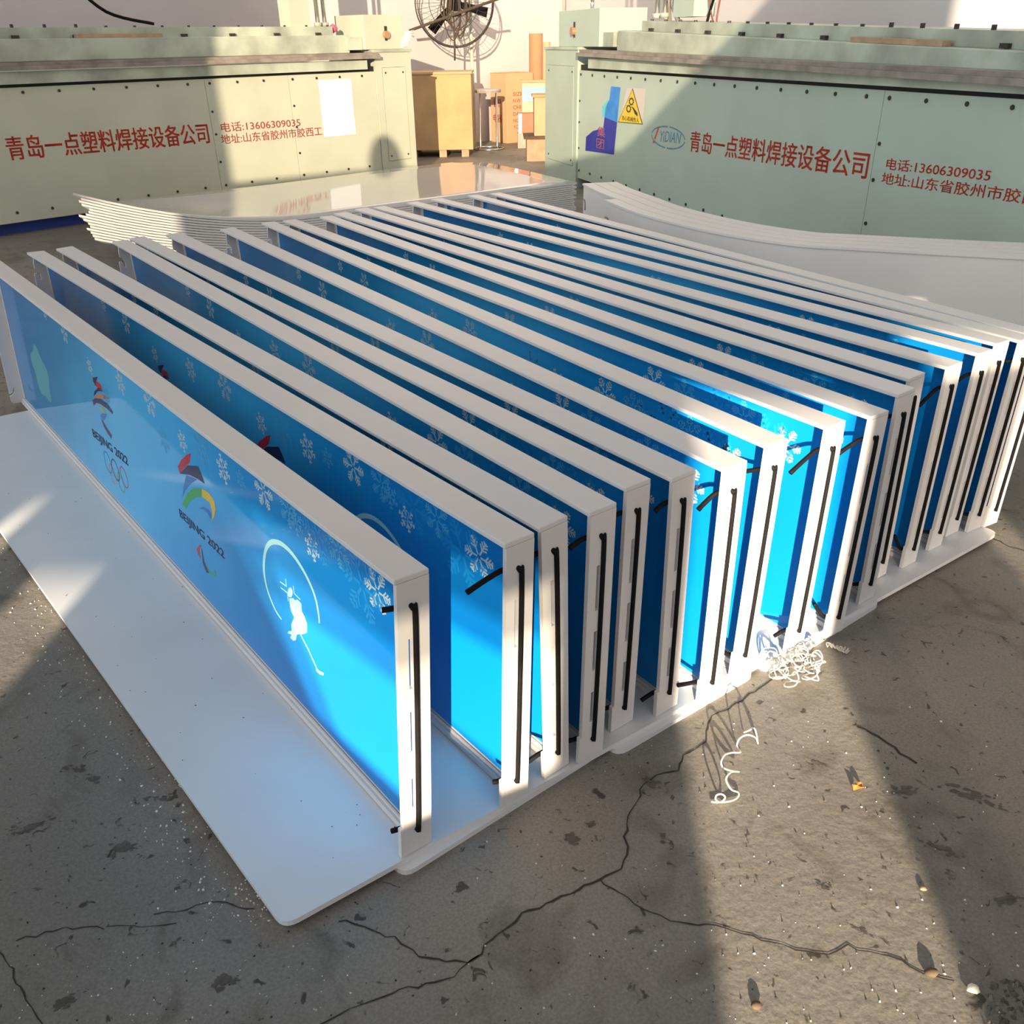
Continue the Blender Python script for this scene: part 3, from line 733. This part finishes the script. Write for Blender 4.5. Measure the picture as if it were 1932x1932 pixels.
lettering(LT, [(TEL, 1.475, 0.510, 0.73, 0.068, 0.022, -0.010), (ADR, 1.46, 0.424, 0.95, 0.070, 0.022, -0.006)], 'phone_and_address', ORED)
lettering(RT, [(NAME, 0.575, 0.455, 1.745, 0.122, 0.032, 0.040)], 'company_name', RED)
lettering(RT, [(TEL, 2.445, 0.555, 0.62, 0.050, 0.022, 0.022), (ADR, 2.43, 0.490, 0.98, 0.052, 0.022, 0.035)], 'phone_and_address', RED)
# oval stencilled mark
mk = MB()
def ring2(cx, cy, rx, ry, w, a0, a1, mt, n=28):
    vs_, fs = [], []
    for i in range(n + 1):
        a = a0 + (a1 - a0) * i / n
        vs_ += [(cx + (rx - w) * cos(a), cy + (ry - w) * sin(a), EPS), (cx + rx * cos(a), cy + ry * sin(a), EPS)]
    for i in range(n): fs.append((2 * i, 2 * i + 1, 2 * i + 3, 2 * i + 2))
    mk.add(vs_, fs, mt)
for a0, a1 in ((0.1, 1.5), (1.6, 3.0), (3.15, 4.6), (4.7, 6.2)): ring2(0.262, 0.512, 0.245, 0.072, 0.010, a0, a1, BLUEST)
vs_, fs = text_mesh('YiDIAN', 0.135, 0.478, 0.30, 0.068, 0.0, 0.012, 0.25); mk.add([(x, y, EPS) for x, y in vs_], fs, BLUEST)
mk.flat([(0.060, 0.485, EPS), (0.080, 0.485, EPS), (0.135, 0.570, EPS), (0.115, 0.570, EPS)], RED); mk.flat([(0.045, 0.458, EPS), (0.068, 0.458, EPS), (0.072, 0.474, EPS), (0.049, 0.474, EPS)], RED)
mk.build('oval_mark', RT)
# white label on the left machine
lb = MB().box((2.43, 0.402, 0.0004), (2.765, 0.838, 0.003), PAPER).build('blank_label', LT)
# torn blue poster, warning triangle with backing paper
pb = MB(); BLUP = mat('poster_blue', (0.03, 0.16, 0.62), 0.3, col2=(0.05, 0.36, 0.78), scale=5); BLUD = mat('poster_deep_blue', (0.03, 0.04, 0.36), 0.3, var=0.3, scale=6); PKT = mat('poster_pink_letters', (0.75, 0.28, 0.36), 0.4); CYP = mat('poster_cyan', (0.15, 0.60, 0.70), 0.3)
pb.flat([(-0.70, 0.79, EPS), (-0.53, 0.79, EPS), (-0.565, 0.55, EPS), (-0.80, 0.57, EPS), (-0.79, 0.64, EPS), (-0.72, 0.70, EPS)], BLUP)
pb.flat([(-0.80, 0.57, EPS), (-0.565, 0.55, EPS), (-0.60, 0.318, EPS), (-1.17, 0.293, EPS), (-1.16, 0.40, EPS), (-1.02, 0.455, EPS), (-0.82, 0.49, EPS)], BLUD)
pb.flat([(-0.86, 0.64, EPS), (-0.74, 0.70, EPS), (-0.80, 0.57, EPS), (-0.84, 0.57, EPS)], CYP)
for ch, x, y in (('集', -0.93, 0.425), ('团', -0.945, 0.335)):
    vs_, fs = text_mesh(ch, x, y, 0.155, 0.072, 0.02); pb.add([(a, b, EPS * 2) for a, b in vs_], fs, PKT)
pb.build('torn_poster', RT)
wp_ = MB().flat([(-0.42, 0.79, EPS), (-0.105, 0.796, EPS), (-0.122, 0.60, EPS), (-0.50, 0.60, EPS)], mat('aged_paper', (0.62, 0.55, 0.50), 0.6)).build('backing_paper', RT)
ws = MB(); T = [(-0.318, 0.792), (-0.548, 0.552), (-0.125, 0.566)]
cx, cy = sum(p[0] for p in T) / 3, sum(p[1] for p in T) / 3
ws.flat([(x, y, EPS * 2) for x, y in T], INK); ws.flat([(cx + (x - cx) * 0.94, cy + (y - cy) * 0.94, EPS * 3) for x, y in T], YELLOW)
vs_, fs = text_mesh('当心机械伤人', -0.475, 0.572, 0.29, 0.032, 0.015); ws.add([(x, y, EPS * 4) for x, y in vs_], fs, INK)
def gear(cx, cy, r):
    for i in range(20):
        a0, a1 = 2 * pi * i / 20, 2 * pi * (i + 1) / 20; ro = r * (1.15 if i % 2 else 0.95); e = EPS * 4
        ws.flat([(cx + 1.6 * r * 0.65 * cos(a0), cy + r * 0.65 * sin(a0), e), (cx + 1.6 * ro * cos(a0), cy + ro * sin(a0), e), (cx + 1.6 * ro * cos(a1), cy + ro * sin(a1), e), (cx + 1.6 * r * 0.65 * cos(a1), cy + r * 0.65 * sin(a1), e)], INK)
gear(-0.325, 0.705, 0.024); gear(-0.365, 0.655, 0.024)
ws.flat([(-0.33, 0.675, EPS * 4), (-0.28, 0.665, EPS * 4), (-0.215, 0.635, EPS * 4), (-0.21, 0.612, EPS * 4), (-0.255, 0.625, EPS * 4), (-0.29, 0.655, EPS * 4)], INK)
ws.build('warning_sign', RT)
# hand wheel on the right machine head
hwl = MB(); hwl.tube([(-1.62, 1.3155, -0.22), (-1.62, 1.39, -0.22)], 0.016, CHROME, 10); hwl.tube([(-1.62, 1.39, -0.22), (-1.62, 1.412, -0.22)], [0.03, 0.085], CHROME, 20); hwl.build('hand_wheel', RT, smooth=True)
# frayed rag corner and pink plastic cap by the left machine head
rg = MB()
for k in range(7):
    a = radians(-20 + 16 * k); p = Vector((3.36 + 0.012 * k, 1.070, -0.03))
    rg.tube([p, p + Vector((0.05 * cos(a) + 0.03, 0.11 * abs(cos(a * 0.5)), 0.01)), p + Vector((0.09 * cos(a) + 0.045, 0.10 + 0.03 * sin(k), 0.02))], [0.012, 0.010, 0.003], EDGE, 6)
o = rg.build('rag', smooth=True); o.matrix_world = ML; tag(o, 'frayed whitish rag on top of the left machine column', 'rag')
pk = MB()
for i in range(6):
    pk.tube([(2.78, 1.18 + 0.012 * i, -0.20), (2.78, 1.192 + 0.012 * i, -0.20)], [0.04 * sin(pi * (i + 0.05) / 6.1), 0.04 * sin(pi * (i + 1.05) / 6.2)], PINK, 12)
o = pk.build('pink_cap', smooth=True); o.matrix_world = ML; tag(o, 'small pink plastic cap between the left machine beam and its head box', 'plastic cap')
# cables above the machines
def cable(name, pts, r, m, label, cat='cable'):
    o = MB().tube(smoothpath(pts, 6), r, m, 6).build(name, smooth=True); return tag(o, label, cat)
cable('cable', [at_plane(130, 0, PL - nL * 0.45, nL) + UP * 0.15, at_plane(200, 22, PL - nL * 0.42, nL), at_plane(290, 45, PL - nL * 0.40, nL)], 0.012, BLACK, 'black cable sagging down onto the left machine top')
cable('cable', [at_plane(580, -12, PL - nL * 0.36, nL), at_plane(568, 14, PL - nL * 0.36, nL), at_plane(540, 42, PL - nL * 0.30, nL)], 0.016, BLACK, 'thick black hose slanting down beside the left machine upright')
cable('cable', [at_plane(1350, -12, PR - nR * 0.3, nR), at_plane(1340, 20, PR - nR * 0.3, nR), at_plane(1331, 52, PR - nR * 0.27, nR)], 0.010, BLACK, 'black cable hanging onto the right machine beam')
cable('cable', [at_plane(1338, -10, PR - nR * 0.3, nR), at_plane(1342, 25, PR - nR * 0.3, nR), at_plane(1350, 54, PR - nR * 0.27, nR), at_plane(1353, 30, PR - nR * 0.3, nR), at_plane(1360, -10, PR - nR * 0.3, nR)], 0.006, mat('copper_cable', (0.25, 0.08, 0.05), 0.5), 'thin copper coloured cable looped beside the black one on the right')
for k, x in enumerate((1262, 1270)):
    cable('hose', [at_plane(x, -10, PR - nR * 0.25, nR), at_plane(x, 12, PR - nR * 0.25, nR), at_plane(x + 2 + 12 * k, 50, PR - nR * 0.22, nR)], 0.016, GREY, ('grey hose running down next to the right machine upright', 'bent grey hose, the outer one by the right machine upright')[k], 'hose')

# ================================================================== CORNER CLUTTER
def ybox(name, pxl, pxr, pyt, pyb, Y, depth, mt, label, cat, z0=None, lid=None):
    a = at_y(pxl, pyb, Y); b = at_y(pxr, pyb, Y); t_ = at_y((pxl + pxr) / 2, pyt, Y).z
    zb = FLOOR + 0.0005 if z0 is None else z0
    t = thing(name, label, cat, Matrix.Translation(((a.x + b.x) / 2, Y, zb)))
    w = (b.x - a.x) / 2; h = t_ - zb
    MB().box((-w, 0, 0), (w, depth, h), mt).build('body', t, bevel=0.004)
    return t, w, h
t, w, h = ybox('wooden_crate', 764, 893, 140, 280, 10.3, 0.62, CARD, 'large tan plywood crate beside the left machine, half in shadow', 'crate', z0=FLOOR + 0.075)
MB().box((-w - 0.01, -0.015, h + 0.0005), (w + 0.012, 0.635, h + 0.020), CARD2).build('lid', t)
ft = MB()
for x in (-w + 0.05, 0, w - 0.13): ft.box((x, 0.02, -0.0745), (x + 0.08, 0.6, -0.0005), WOOD)
ft.build('skids', t)
# carton standing corner-on
c0 = at_z(957, 271, FLOOR); tz = at_y(957, 139, c0.y).z
t = thing('cardboard_carton', 'tall cardboard carton with red printing behind the metal stool', 'carton', Matrix.Translation((c0.x, c0.y, FLOOR + 0.0005)) @ Matrix.Rotation(radians(38), 4, 'Z'))
h = tz - FLOOR
MB().box((0, 0, 0), (0.42, 0.32, h), CARD2).build('body', t, bevel=0.004)
fl_ = MB(); fl_.box((-0.002, 0.0, h + 0.0005), (0.422, 0.155, h + 0.006), CARD); fl_.box((-0.002, 0.160, h + 0.0005), (0.422, 0.32, h + 0.006), CARD); fl_.build('flaps', t)
pt = MB(); CRED = mat('carton_red_ink', (0.60, 0.15, 0.09), 0.7)
for k, s_ in enumerate(('SIZE', 'N.W', 'CHI', 'DA', 'NO', 'YO')):
    vs_, fs = text_mesh(s_, 0.10, h * (0.68 - 0.095 * k), 0.030 * len(s_) + 0.03, 0.042, 0.01); pt.add([(x, -0.0015, y) for x, y in vs_], fs, CRED)
for s_, x, y, w_ in (('P', 0.19, 0.52, 0.05), ('I', 0.10, 0.52, 0.02), ('微波炉', 0.08, 0.30, 0.17)):
    vs_, fs = text_mesh(s_ if s_ != '微波炉' else '电器', x, h * y, w_, 0.09, 0.015); pt.add([(-0.0015, 0.30 - (a - 0.05), b) for a, b in vs_], fs, CRED)
pt.build('printing', t)
# stool
sc_ = at_z(923, 282, FLOOR); top_z = at_y(923, 168, sc_.y).z; rs = 0.150
t = thing('stool', 'round metal stool with thin chrome legs in front of the carton', 'stool', Matrix.Translation((sc_.x, sc_.y, FLOOR + 0.0005)))
H = top_z - FLOOR
MB().tube([(0, 0, H - 0.035), (0, 0, H - 0.012), (0, 0, H)], [rs * 0.97, rs * 1.02, rs * 0.98], mat('worn_seat', (0.55, 0.50, 0.46), 0.4, 0.3, var=0.4, scale=12), 28).build('seat', t)
for a in (45, 135, 225, 315):
    x, y = cos(radians(a)) * rs * 0.9, sin(radians(a)) * rs * 0.9
    MB().tube([(x, y, H - 0.036), (x, y, 0.05), (x * 1.1, y * 1.1, 0.012)], 0.011, CHROME, 8).build('leg', t, smooth=True)
MB().tube([(cos(q) * rs * 1.12, sin(q) * rs * 1.12, 0.012) for q in [2 * pi * i / 32 for i in range(33)]], 0.010, CHROME, 8, cap=False).build('foot_ring', t, smooth=True)
# paper tubes leaning in the corner
for pxc, pyt, hwpx, Y, lab in ((1011, 63, 13, 11.95, 'thick brown paper tube standing in the corner behind the carton'), (1031, 79, 7.5, 11.6, 'thinner pale paper tube beside the thick brown one')):
    a = at_y(pxc, pyt, Y + 0.1); r = at_y(pxc + hwpx, pyt, Y + 0.1).x - a.x
    m = MB(); zz = FLOOR + 0.0005; n = 24; vs_, fs = [], []
    for rr, z in ((r * 0.82, a.z - 0.06), (r * 0.82, a.z), (r, a.z), (r, zz)):
        for i in range(n): vs_.append((a.x + rr * cos(2 * pi * i / n), a.y + rr * sin(2 * pi * i / n), z))
    for k in range(3):
        for i in range(n): fs.append((k * n + i, k * n + (i + 1) % n, (k + 1) * n + (i + 1) % n, (k + 1) * n + i))
    fs.append(tuple(range(n))); m.add(vs_, fs, KRAFT if hwpx > 10 else CARD2)
    tag(m.build('paper_tube', smooth=False), lab, 'paper tube', 'paper tubes in the corner')
# boxes piled by the right machine
def zbox(name, pxl, pxr, pyt, pyb, Y, depth, mt, label, cat):
    z0 = at_y((pxl + pxr) / 2, pyb, Y).z
    return ybox(name, pxl, pxr, pyt, pyb, Y, depth, mt, label, cat, z0=max(z0, FLOOR + 0.0005))
zb1 = at_z(1000, 305, FLOOR).y
t, w, h = ybox('wooden_box', 994, 1050, 262, 305, zb1, 0.45, WOOD, 'dark low wooden box on the floor beside the right machine column', 'box')
MB().box((-w - 0.03, -0.03, h + 0.0005), (w, 0.45, h + 0.022), BRICK).build('lid', t)
zt_ = FLOOR + 0.0005 + h + 0.0225
t, w, h2 = ybox('wooden_box', 1008, 1055, 183, 262, zb1 + 0.06, 0.36, CARD2, 'upright tan box standing on the low wooden box', 'box', z0=zt_)
MB().box((-w - 0.02, -0.02, h2 + 0.0005), (w, 0.36, h2 + 0.02), CARD).build('lid', t)
Yr = at_z(992, 280, FLOOR).y
t, w, h = ybox('carton', 977, 1008, 252, 280, Yr, 0.2, mat('white_red_box', (0.66, 0.40, 0.32), 0.7, var=0.2), 'lower pinkish red carton on the floor left of the wooden boxes', 'carton')
t, w, h2 = ybox('carton', 979, 1010, 214, 252, Yr + 0.02, 0.17, CARDR, 'red carton with a white edge on top of the pinkish carton', 'carton', z0=FLOOR + 0.001 + h)
MB().box((-w - 0.004, -0.004, 0), (-w + 0.035, 0.02, h2), PAPER).build('edge_strip', t)
Yb = Yr + 0.26
t, w, h3 = ybox('cabinet', 985, 1052, 155, 268, Yb, 0.20, mat('faded_cabinet', (0.60, 0.46, 0.32), 0.6, var=0.15), 'faded tan cabinet with a sky blue strip behind the piled boxes', 'cabinet')
MB().box((-w + 0.004, -0.004, h3 - 0.20), (w, -0.0005, h3 - 0.05), mat('sky_blue_strip', (0.28, 0.52, 0.60), 0.6, var=0.2)).build('blue_strip', t)
MB().box((-w - 0.012, -0.02, h3 + 0.0005), (w, 0.2, h3 + 0.02), CARD2).build('top', t)
# standing industrial fan with tangled cords
fc = at_y(857, 6, 10.95); fr = at_y(931, 6, 10.95).x - fc.x
t = thing('pedestal_fan', 'black wire cage fan on a pole, hung with tangled cords', 'fan', Matrix.Translation((fc.x, fc.y, FLOOR + 0.0005)))
cz = fc.z - FLOOR
cg = MB()
def circ(r, y, n=40, rr=0.004): cg.tube([(cos(2 * pi * i / n) * r, y, cz + sin(2 * pi * i / n) * r) for i in range(n + 1)], rr, STEELW, 6, cap=False)
circ(fr, 0.02, rr=0.008); circ(fr * 0.97, -0.10, rr=0.005); circ(fr * 0.62, -0.14); circ(fr * 0.30, -0.15, rr=0.006); circ(fr * 0.97, 0.13, rr=0.005)
for i in range(44):
    a = 2 * pi * i / 44; c_, s_ = cos(a), sin(a)
    cg.tube([(c_ * 0.1, -0.155, cz + s_ * 0.1), (c_ * fr * 0.62, -0.14, cz + s_ * fr * 0.62), (c_ * fr * 0.97, -0.10, cz + s_ * fr * 0.97), (c_ * fr, 0.02, cz + s_ * fr)], 0.0018, STEELW, 4)
cg.build('cage', t)
for k in range(3):
    a = radians(222 + 120 * k); d = Vector((cos(a), 0, sin(a))); pnd = Vector((-sin(a), 0, cos(a)))
    bld = MB(); c0_ = Vector((0, 0.0, cz)); r0_, r1_ = 0.05, fr * 0.88
    q = [c0_ + d * r0_ - pnd * 0.03 + Vector((0, -0.03, 0)), c0_ + d * r1_ - pnd * 0.03 + Vector((0, -0.04, 0)), c0_ + d * r1_ * 0.97 + pnd * 0.07 + Vector((0, 0.03, 0)), c0_ + d * r0_ + pnd * 0.03 + Vector((0, 0.02, 0))]
    bld.add([*q, *[p + Vector((0, 0.006, 0)) for p in q]], [(0, 1, 2, 3), (7, 6, 5, 4), (0, 4, 5, 1), (1, 5, 6, 2), (2, 6, 7, 3), (3, 7, 4, 0)], BLACK); bld.build('blade', t)
MB().tube([(0, -0.10, cz), (0, 0.22, cz)], 0.075, BLACK, 16).build('motor', t)
pol = MB(); po = at_y(890, 100, 11.18); px_ = po.x - fc.x
pol.tube([(px_, 0.23, 0.0), (px_, 0.23, cz + 0.25)], 0.020, GREEN2, 10); pol.tube([(px_, 0.23, cz), (0, 0.19, cz)], 0.018, GREEN2, 8); pol.build('pole', t)
tg = MB(); rnd = random.Random(5)
for k in range(9):
    x0, x1 = rnd.uniform(-0.12, 0.02), rnd.uniform(0.02, 0.16); dz_ = rnd.uniform(0.12, 0.36); ph = rnd.uniform(-0.02, 0.02)
    tg.tube(smoothpath([(x0, -0.165, 0.08), (x0 - 0.02, -0.17 + ph, -dz_ * 0.5), ((x0 + x1) / 2, -0.175, -dz_), (x1 + 0.02, -0.17 - ph, -dz_ * 0.5), (x1, -0.165, 0.10)], 6), 0.007, ROPE, 6)
tg.tube([(0.0, -0.18, -0.22), (-0.01, -0.18, -0.55)], 0.011, ROPE, 6)
o = tg.build('tangled_cord', smooth=True); o.location = (fc.x, fc.y, fc.z); tag(o, 'bundle of brown cords tangled on the front of the fan cage', 'cord')
a_, b_ = at_y(772, 58, 10.70), at_y(945, -4, 10.70)
tag(MB().tube([a_, b_], 0.014, ROPE, 8).build('rod'), 'long thin brown rod slanting across the front of the fan', 'rod')

# ================================================================== FLOOR DETAILS
# cracks as thin dirt-filled lines
def crack(pts, w=0.003, z=FLOOR + 0.0008):
    rnd = random.Random(len(pts) * 7 + int(pts[0][0])); P = [at_z(x, y, z) for x, y in pts]; out = []
    for i in range(len(P) - 1):
        n = max(2, int((P[i + 1] - P[i]).length / 0.012))
        for k in range(n):
            p = P[i].lerp(P[i + 1], k / n); out.append(p + Vector((rnd.uniform(-1, 1), rnd.uniform(-1, 1), 0)) * 0.0032)
    out.append(P[-1]); L, R = [], []
    for i, p in enumerate(out):
        t = (out[min(i + 1, len(out) - 1)] - out[max(i - 1, 0)]).normalized(); n = Vector((-t.y, t.x, 0)); ww = w * rnd.uniform(0.3, 1.0) * 0.5
        L.append(p + n * ww); R.append(p - n * ww)
    k = len(out); return L + R, [(i, i + 1, k + i + 1, k + i) for i in range(k - 1)]
ck = MB()
for pts, w in (([(1455, 1280), (1440, 1295), (1400, 1320), (1345, 1350), (1330, 1380), (1330, 1398), (1290, 1425), (1282, 1452), (1235, 1460), (1213, 1480), (1205, 1510), (1190, 1530), (1180, 1580), (1185, 1610), (1175, 1640), (1130, 1662), (1060, 1690), (985, 1725), (940, 1760), (905, 1800), (880, 1815), (790, 1805)], .0042),
               ([(640, 1735), (700, 1755), (745, 1770), (790, 1805)], .0034), ([(905, 1800), (840, 1850), (740, 1870), (660, 1905), (600, 1935)], .003),
               ([(1130, 1662), (1170, 1685), (1210, 1715), (1280, 1742), (1350, 1742), (1420, 1768), (1500, 1790), (1560, 1798), (1600, 1785), (1680, 1805), (1740, 1835), (1800, 1850)], .0032),
               ([(480, 1715), (410, 1700), (350, 1715), (290, 1725)], .003), ([(200, 1750), (120, 1750), (30, 1775)], .0025), ([(330, 1742), (250, 1748), (200, 1748)], .0025), ([(0, 1790), (25, 1830), (50, 1890), (80, 1932)], .003),
               ([(1868, 1012), (1905, 1030), (1940, 1042)], .005), ([(1620, 1370), (1660, 1390), (1700, 1420), (1730, 1440)], .006)):
    v_, f_ = crack(pts, w); ck.add(v_, f_, CRACKM)
ck.build('cracks', floor)
sn = MB()
def blob(px, py, rx, ry, rot, seed, mt=STAINM, z=FLOOR + 0.0006):
    rnd = random.Random(seed); c = at_z(px, py, z)
    for q in range(22):
        u, v = rnd.gauss(0, 0.5), rnd.gauss(0, 0.55); r = rnd.uniform(0.10, 0.34) * min(rx, ry * 1.6) * max(0.25, 1 - abs(u) * 0.6); n = 7
        o = (u * rx, v * ry); st = rnd.uniform(1.0, 2.6); pts = []
        for i in range(n):
            a = 2 * pi * i / n; k = rnd.uniform(0.6, 1.15) * r; x, y = o[0] + k * st * cos(a), o[1] + k * sin(a)
            pts.append((c.x + x * cos(rot) - y * sin(rot), c.y + x * sin(rot) + y * cos(rot), z + 0.00002 * q))
        sn.flat(pts, mt)
for k, a in enumerate(((1228, 1476, .016, .010, -.8), (150, 1455, .045, .009, -.35), (175, 1470, .028, .007, -.2), (275, 1508, .03, .006, .1), (318, 1506, .025, .006, .1), (120, 1890, .02, .01, .4), (1825, 1495, .05, .012, -.35), (1865, 1515, .06, .008, -.4), (1540, 1440, .03, .006, -.3), (1625, 1755, .025, .005, -.6), (1555, 1670, .02, .006, -.3),
                        (1080, 1580, .014, .010, .2), (1115, 1555, .010, .006, .4), (1250, 1575, .006, .005, 0), (235, 1600, .03, .012, .1), (60, 1560, .03, .012, .4), (420, 1850, .02, .01, 0), (1780, 1600, .03, .01, -.5), (1700, 1490, .03, .012, .2), (1900, 1700, .03, .01, .1))):
    blob(*a, 11 + k)
sn.build('stains', floor)
# crumbs of white plastic (uncountable) and grit
cr = MB(); rnd = random.Random(3)
def crumb(mb, p, s, m):
    e = [rnd.uniform(0.5, 1.0) * s for _ in range(3)]; a = rnd.uniform(0, pi)
    M = Matrix.Translation(p) @ Matrix.Rotation(a, 4, 'Z')
    mb.add([(e[0], 0, 0), (0, e[1], 0), (-e[0], 0, 0), (0, -e[1], 0), (0, 0, e[2] * 1.2)], [(0, 1, 4), (1, 2, 4), (2, 3, 4), (3, 0, 4), (3, 2, 1, 0)], m, M)
for _ in range(230):
    t_ = rnd.random(); x = 0 + 533 * t_; y = 1000 + 748 * t_
    off = abs(rnd.gauss(0, 60)); p = at_z(x - off, y + off * 0.3, FLOOR); crumb(cr, p, rnd.uniform(0.0012, 0.0035), SHAV)
for _ in range(90):
    crumb(cr, at_z(rnd.uniform(400, 540), rnd.uniform(1560, 1740), FLOOR) + Vector((-0.02, 0, 0)), rnd.uniform(0.001, 0.002), SHAV)
for _ in range(150):
    crumb(cr, at_z(rnd.uniform(820, 1930), rnd.uniform(1330, 1930), FLOOR), rnd.uniform(0.001, 0.0028), SHAV)
for _ in range(60):
    crumb(cr, at_z(rnd.uniform(20, 700), rnd.uniform(1780, 1930), FLOOR), rnd.uniform(0.001, 0.0022), SHAV)
tag(cr.build('plastic_crumbs'), 'scattered white plastic crumbs on the concrete floor around the sheets', 'crumbs', kind='stuff')
gr = MB()
for _ in range(260):
    crumb(gr, at_z(rnd.uniform(0, 1930), rnd.uniform(1300, 1930), FLOOR), rnd.uniform(0.0012, 0.003), INK)
for _ in range(160):
    crumb(gr, at_z(rnd.uniform(1860, 1990), rnd.uniform(1850, 1990), FLOOR), rnd.uniform(0.003, 0.008), STAINM if rnd.random() < 0.6 else CONCRETE)
tag(gr.build('grit'), 'dark grit scattered over the concrete floor', 'grit', kind='stuff')
cs = MB()
for _ in range(46):
    p = S0 + su * rnd.uniform(0.02, 0.26) + sv * rnd.uniform(0.05, 2.0); p.z = 0.0004; crumb(cs, p, rnd.uniform(0.0008, 0.0018), INK)
tag(cs.build('grit'), 'few dark specks lying on the bare white base sheet', 'grit', kind='stuff')
# curled shavings
def curl(pts_px, r, name, label, n=6):
    P = [at_z(x, y, FLOOR + z) for x, y, z in pts_px]
    return tag(MB().tube(smoothpath(P, n), r, SHAV, 6).build(name, smooth=True), label, 'plastic shaving')
Z0 = 0.003
def sc8(x, y): return (1300 + x / 10.73, 1350 + y / 10.73)
curl([(*sc8(x, y), z) for x, y, z in ((1110, 345, Z0), (1220, 300, 0.02), (1330, 270, 0.012), (1395, 560, Z0), (1350, 450, 0.025), (1180, 390, 0.045), (1020, 470, 0.025), (970, 620, 0.006), (1040, 740, Z0), (870, 750, 0.02), (720, 800, 0.03), (650, 940, 0.03), (700, 1060, 0.02), (860, 1120, 0.012), (1010, 1135, 0.01), (860, 1140, 0.025), (770, 1230, 0.03), (760, 1340, 0.02), (860, 1500, 0.006), (1000, 1560, 0.004), (980, 1660, Z0), (850, 1730, 0.004), (640, 1755, 0.004), (540, 1700, 0.02), (560, 1610, 0.028), (660, 1590, 0.024), (730, 1650, 0.012), (680, 1730, 0.005), (560, 1760, 0.004), (450, 1740, Z0))], 0.0016, 'curled_shaving', 'long single curl of white plastic shaving lying in the sunny floor strip')
rnd = random.Random(12)
hp_ = MB()
def loops(cx, cy, n, r, wander):
    pts = []; c = at_z(cx, cy, FLOOR); a = rnd.uniform(0, 6)
    for i in range(n * 7):
        a += 0.95; c = c + Vector((rnd.uniform(-1, 1), rnd.uniform(-1, 1), 0)) * wander
        rr = r * (0.7 + 0.3 * sin(i * 0.37)); pts.append((c.x + rr * cos(a), c.y + rr * 0.8 * sin(a), FLOOR + 0.004 + 0.030 * (0.5 + 0.5 * sin(a * 0.5 + i * 0.05))))
    hp_.tube(smoothpath(pts, 3), 0.0014, SHAV, 5)
for a in ((1462, 1275, 4, .016, .004), (1482, 1262, 5, .018, .005), (1490, 1300, 2, .016, .002), (1515, 1250, 4, .022, .006), (1545, 1262, 4, .016, .005), (1520, 1285, 3, .014, .005), (1500, 1270, 4, .02, .006)): loops(*a)
hp_.build('shaving_heap', smooth=True)
tag(bpy.data.objects['shaving_heap'], 'heap of thin curly white plastic shavings at the sheet edge in the sun', 'plastic shavings', kind='stuff')
pts = []
for i in range(26):
    t_ = i / 25; pts.append((1560 + 42 * t_ + 4 * cos(i * 1.7), 1215 + 14 * t_ + 5 * sin(i * 1.9), 0.006 + 0.004 * sin(i)))
curl(pts, 0.0014, 'curled_shaving', 'short crinkled white shaving at the shadow edge right of the heap', 3)
# dry leaf and small bits
lf = MB(); c = at_z(1617, 1486, FLOOR + 0.001); vs_ = [(c.x, c.y, c.z + 0.006)]
for i in range(14):
    a = 2 * pi * i / 14; r = 0.011 * rnd.uniform(0.6, 1.4); vs_.append((c.x + r * cos(a), c.y + r * 0.7 * sin(a), c.z + 0.008 * abs(sin(a * 1.5))))
lf.add(vs_, [(0, 1 + i, 1 + (i + 1) % 14) for i in range(14)], LEAF); lo = lf.build('dry_leaf'); so = lo.modifiers.new('thick', 'SOLIDIFY'); so.thickness = 0.0008
tag(lo, 'crumpled orange dry leaf on the sunlit floor', 'leaf')
for px, py, s_, mt, lab, nm in ((1426, 1899, 0.0065, BRICK, 'dark round nut-like lump near the bottom edge of the floor', 'seed_pod'), (1757, 1838, 0.008, BRICK, 'curled brown leaf scrap near the lower right shadow edge', 'leaf_scrap'), (1835, 1868, 0.007, SHAV, 'crumpled whitish scrap at the shadow edge, lower right', 'paper_scrap'), (1742, 1678, 0.0045, WOOD, 'small tan pebble near the right shadow edge', 'pebble')):
    m = MB(); c = at_z(px, py, FLOOR + 0.0005); rnd = random.Random(px)
    n = 9; vs_, fs = [(c.x, c.y, c.z + s_ * 1.1)], []
    for j, (rr, zz) in enumerate(((0.7, 0.85), (1.0, 0.4), (0.6, 0.0))):
        for i in range(n):
            a = 2 * pi * i / n; k = rr * s_ * rnd.uniform(0.75, 1.25); vs_.append((c.x + k * cos(a) * 1.25, c.y + k * sin(a), c.z + zz * s_))
    for i in range(n):
        fs.append((0, 1 + i, 1 + (i + 1) % n))
        for j in range(2): fs.append((1 + j * n + i, 1 + (j + 1) * n + i, 1 + (j + 1) * n + (i + 1) % n, 1 + j * n + (i + 1) % n))
    m.add(vs_, fs, mt); tag(m.build(nm, smooth=True), lab, 'scrap')
# wood chunks lying by the left machine base
for k, (px, py, s_) in enumerate(((4, 437, 0.030), (20, 434, 0.030), (36, 436, 0.026), (-14, 440, 0.032))):
    c = at_z(px, py, FLOOR + 0.0005)
    m = MB().box((-s_, -s_ * 0.6, 0), (s_, s_ * 0.6, s_ * 0.9), WOOD, Matrix.Translation(c) @ Matrix.Rotation(0.7 * k, 4, 'Z'))
    tag(m.build('wood_chunk', bevel=0.008), ('brown wood chunk on the floor by the left machine, second from the right', 'brown wood chunk between its neighbours below the left machine', 'rightmost small brown wood chunk below the left machine', 'brown wood chunk cut by the left picture edge')[k], 'wood chunk', 'wood chunks by the left machine')
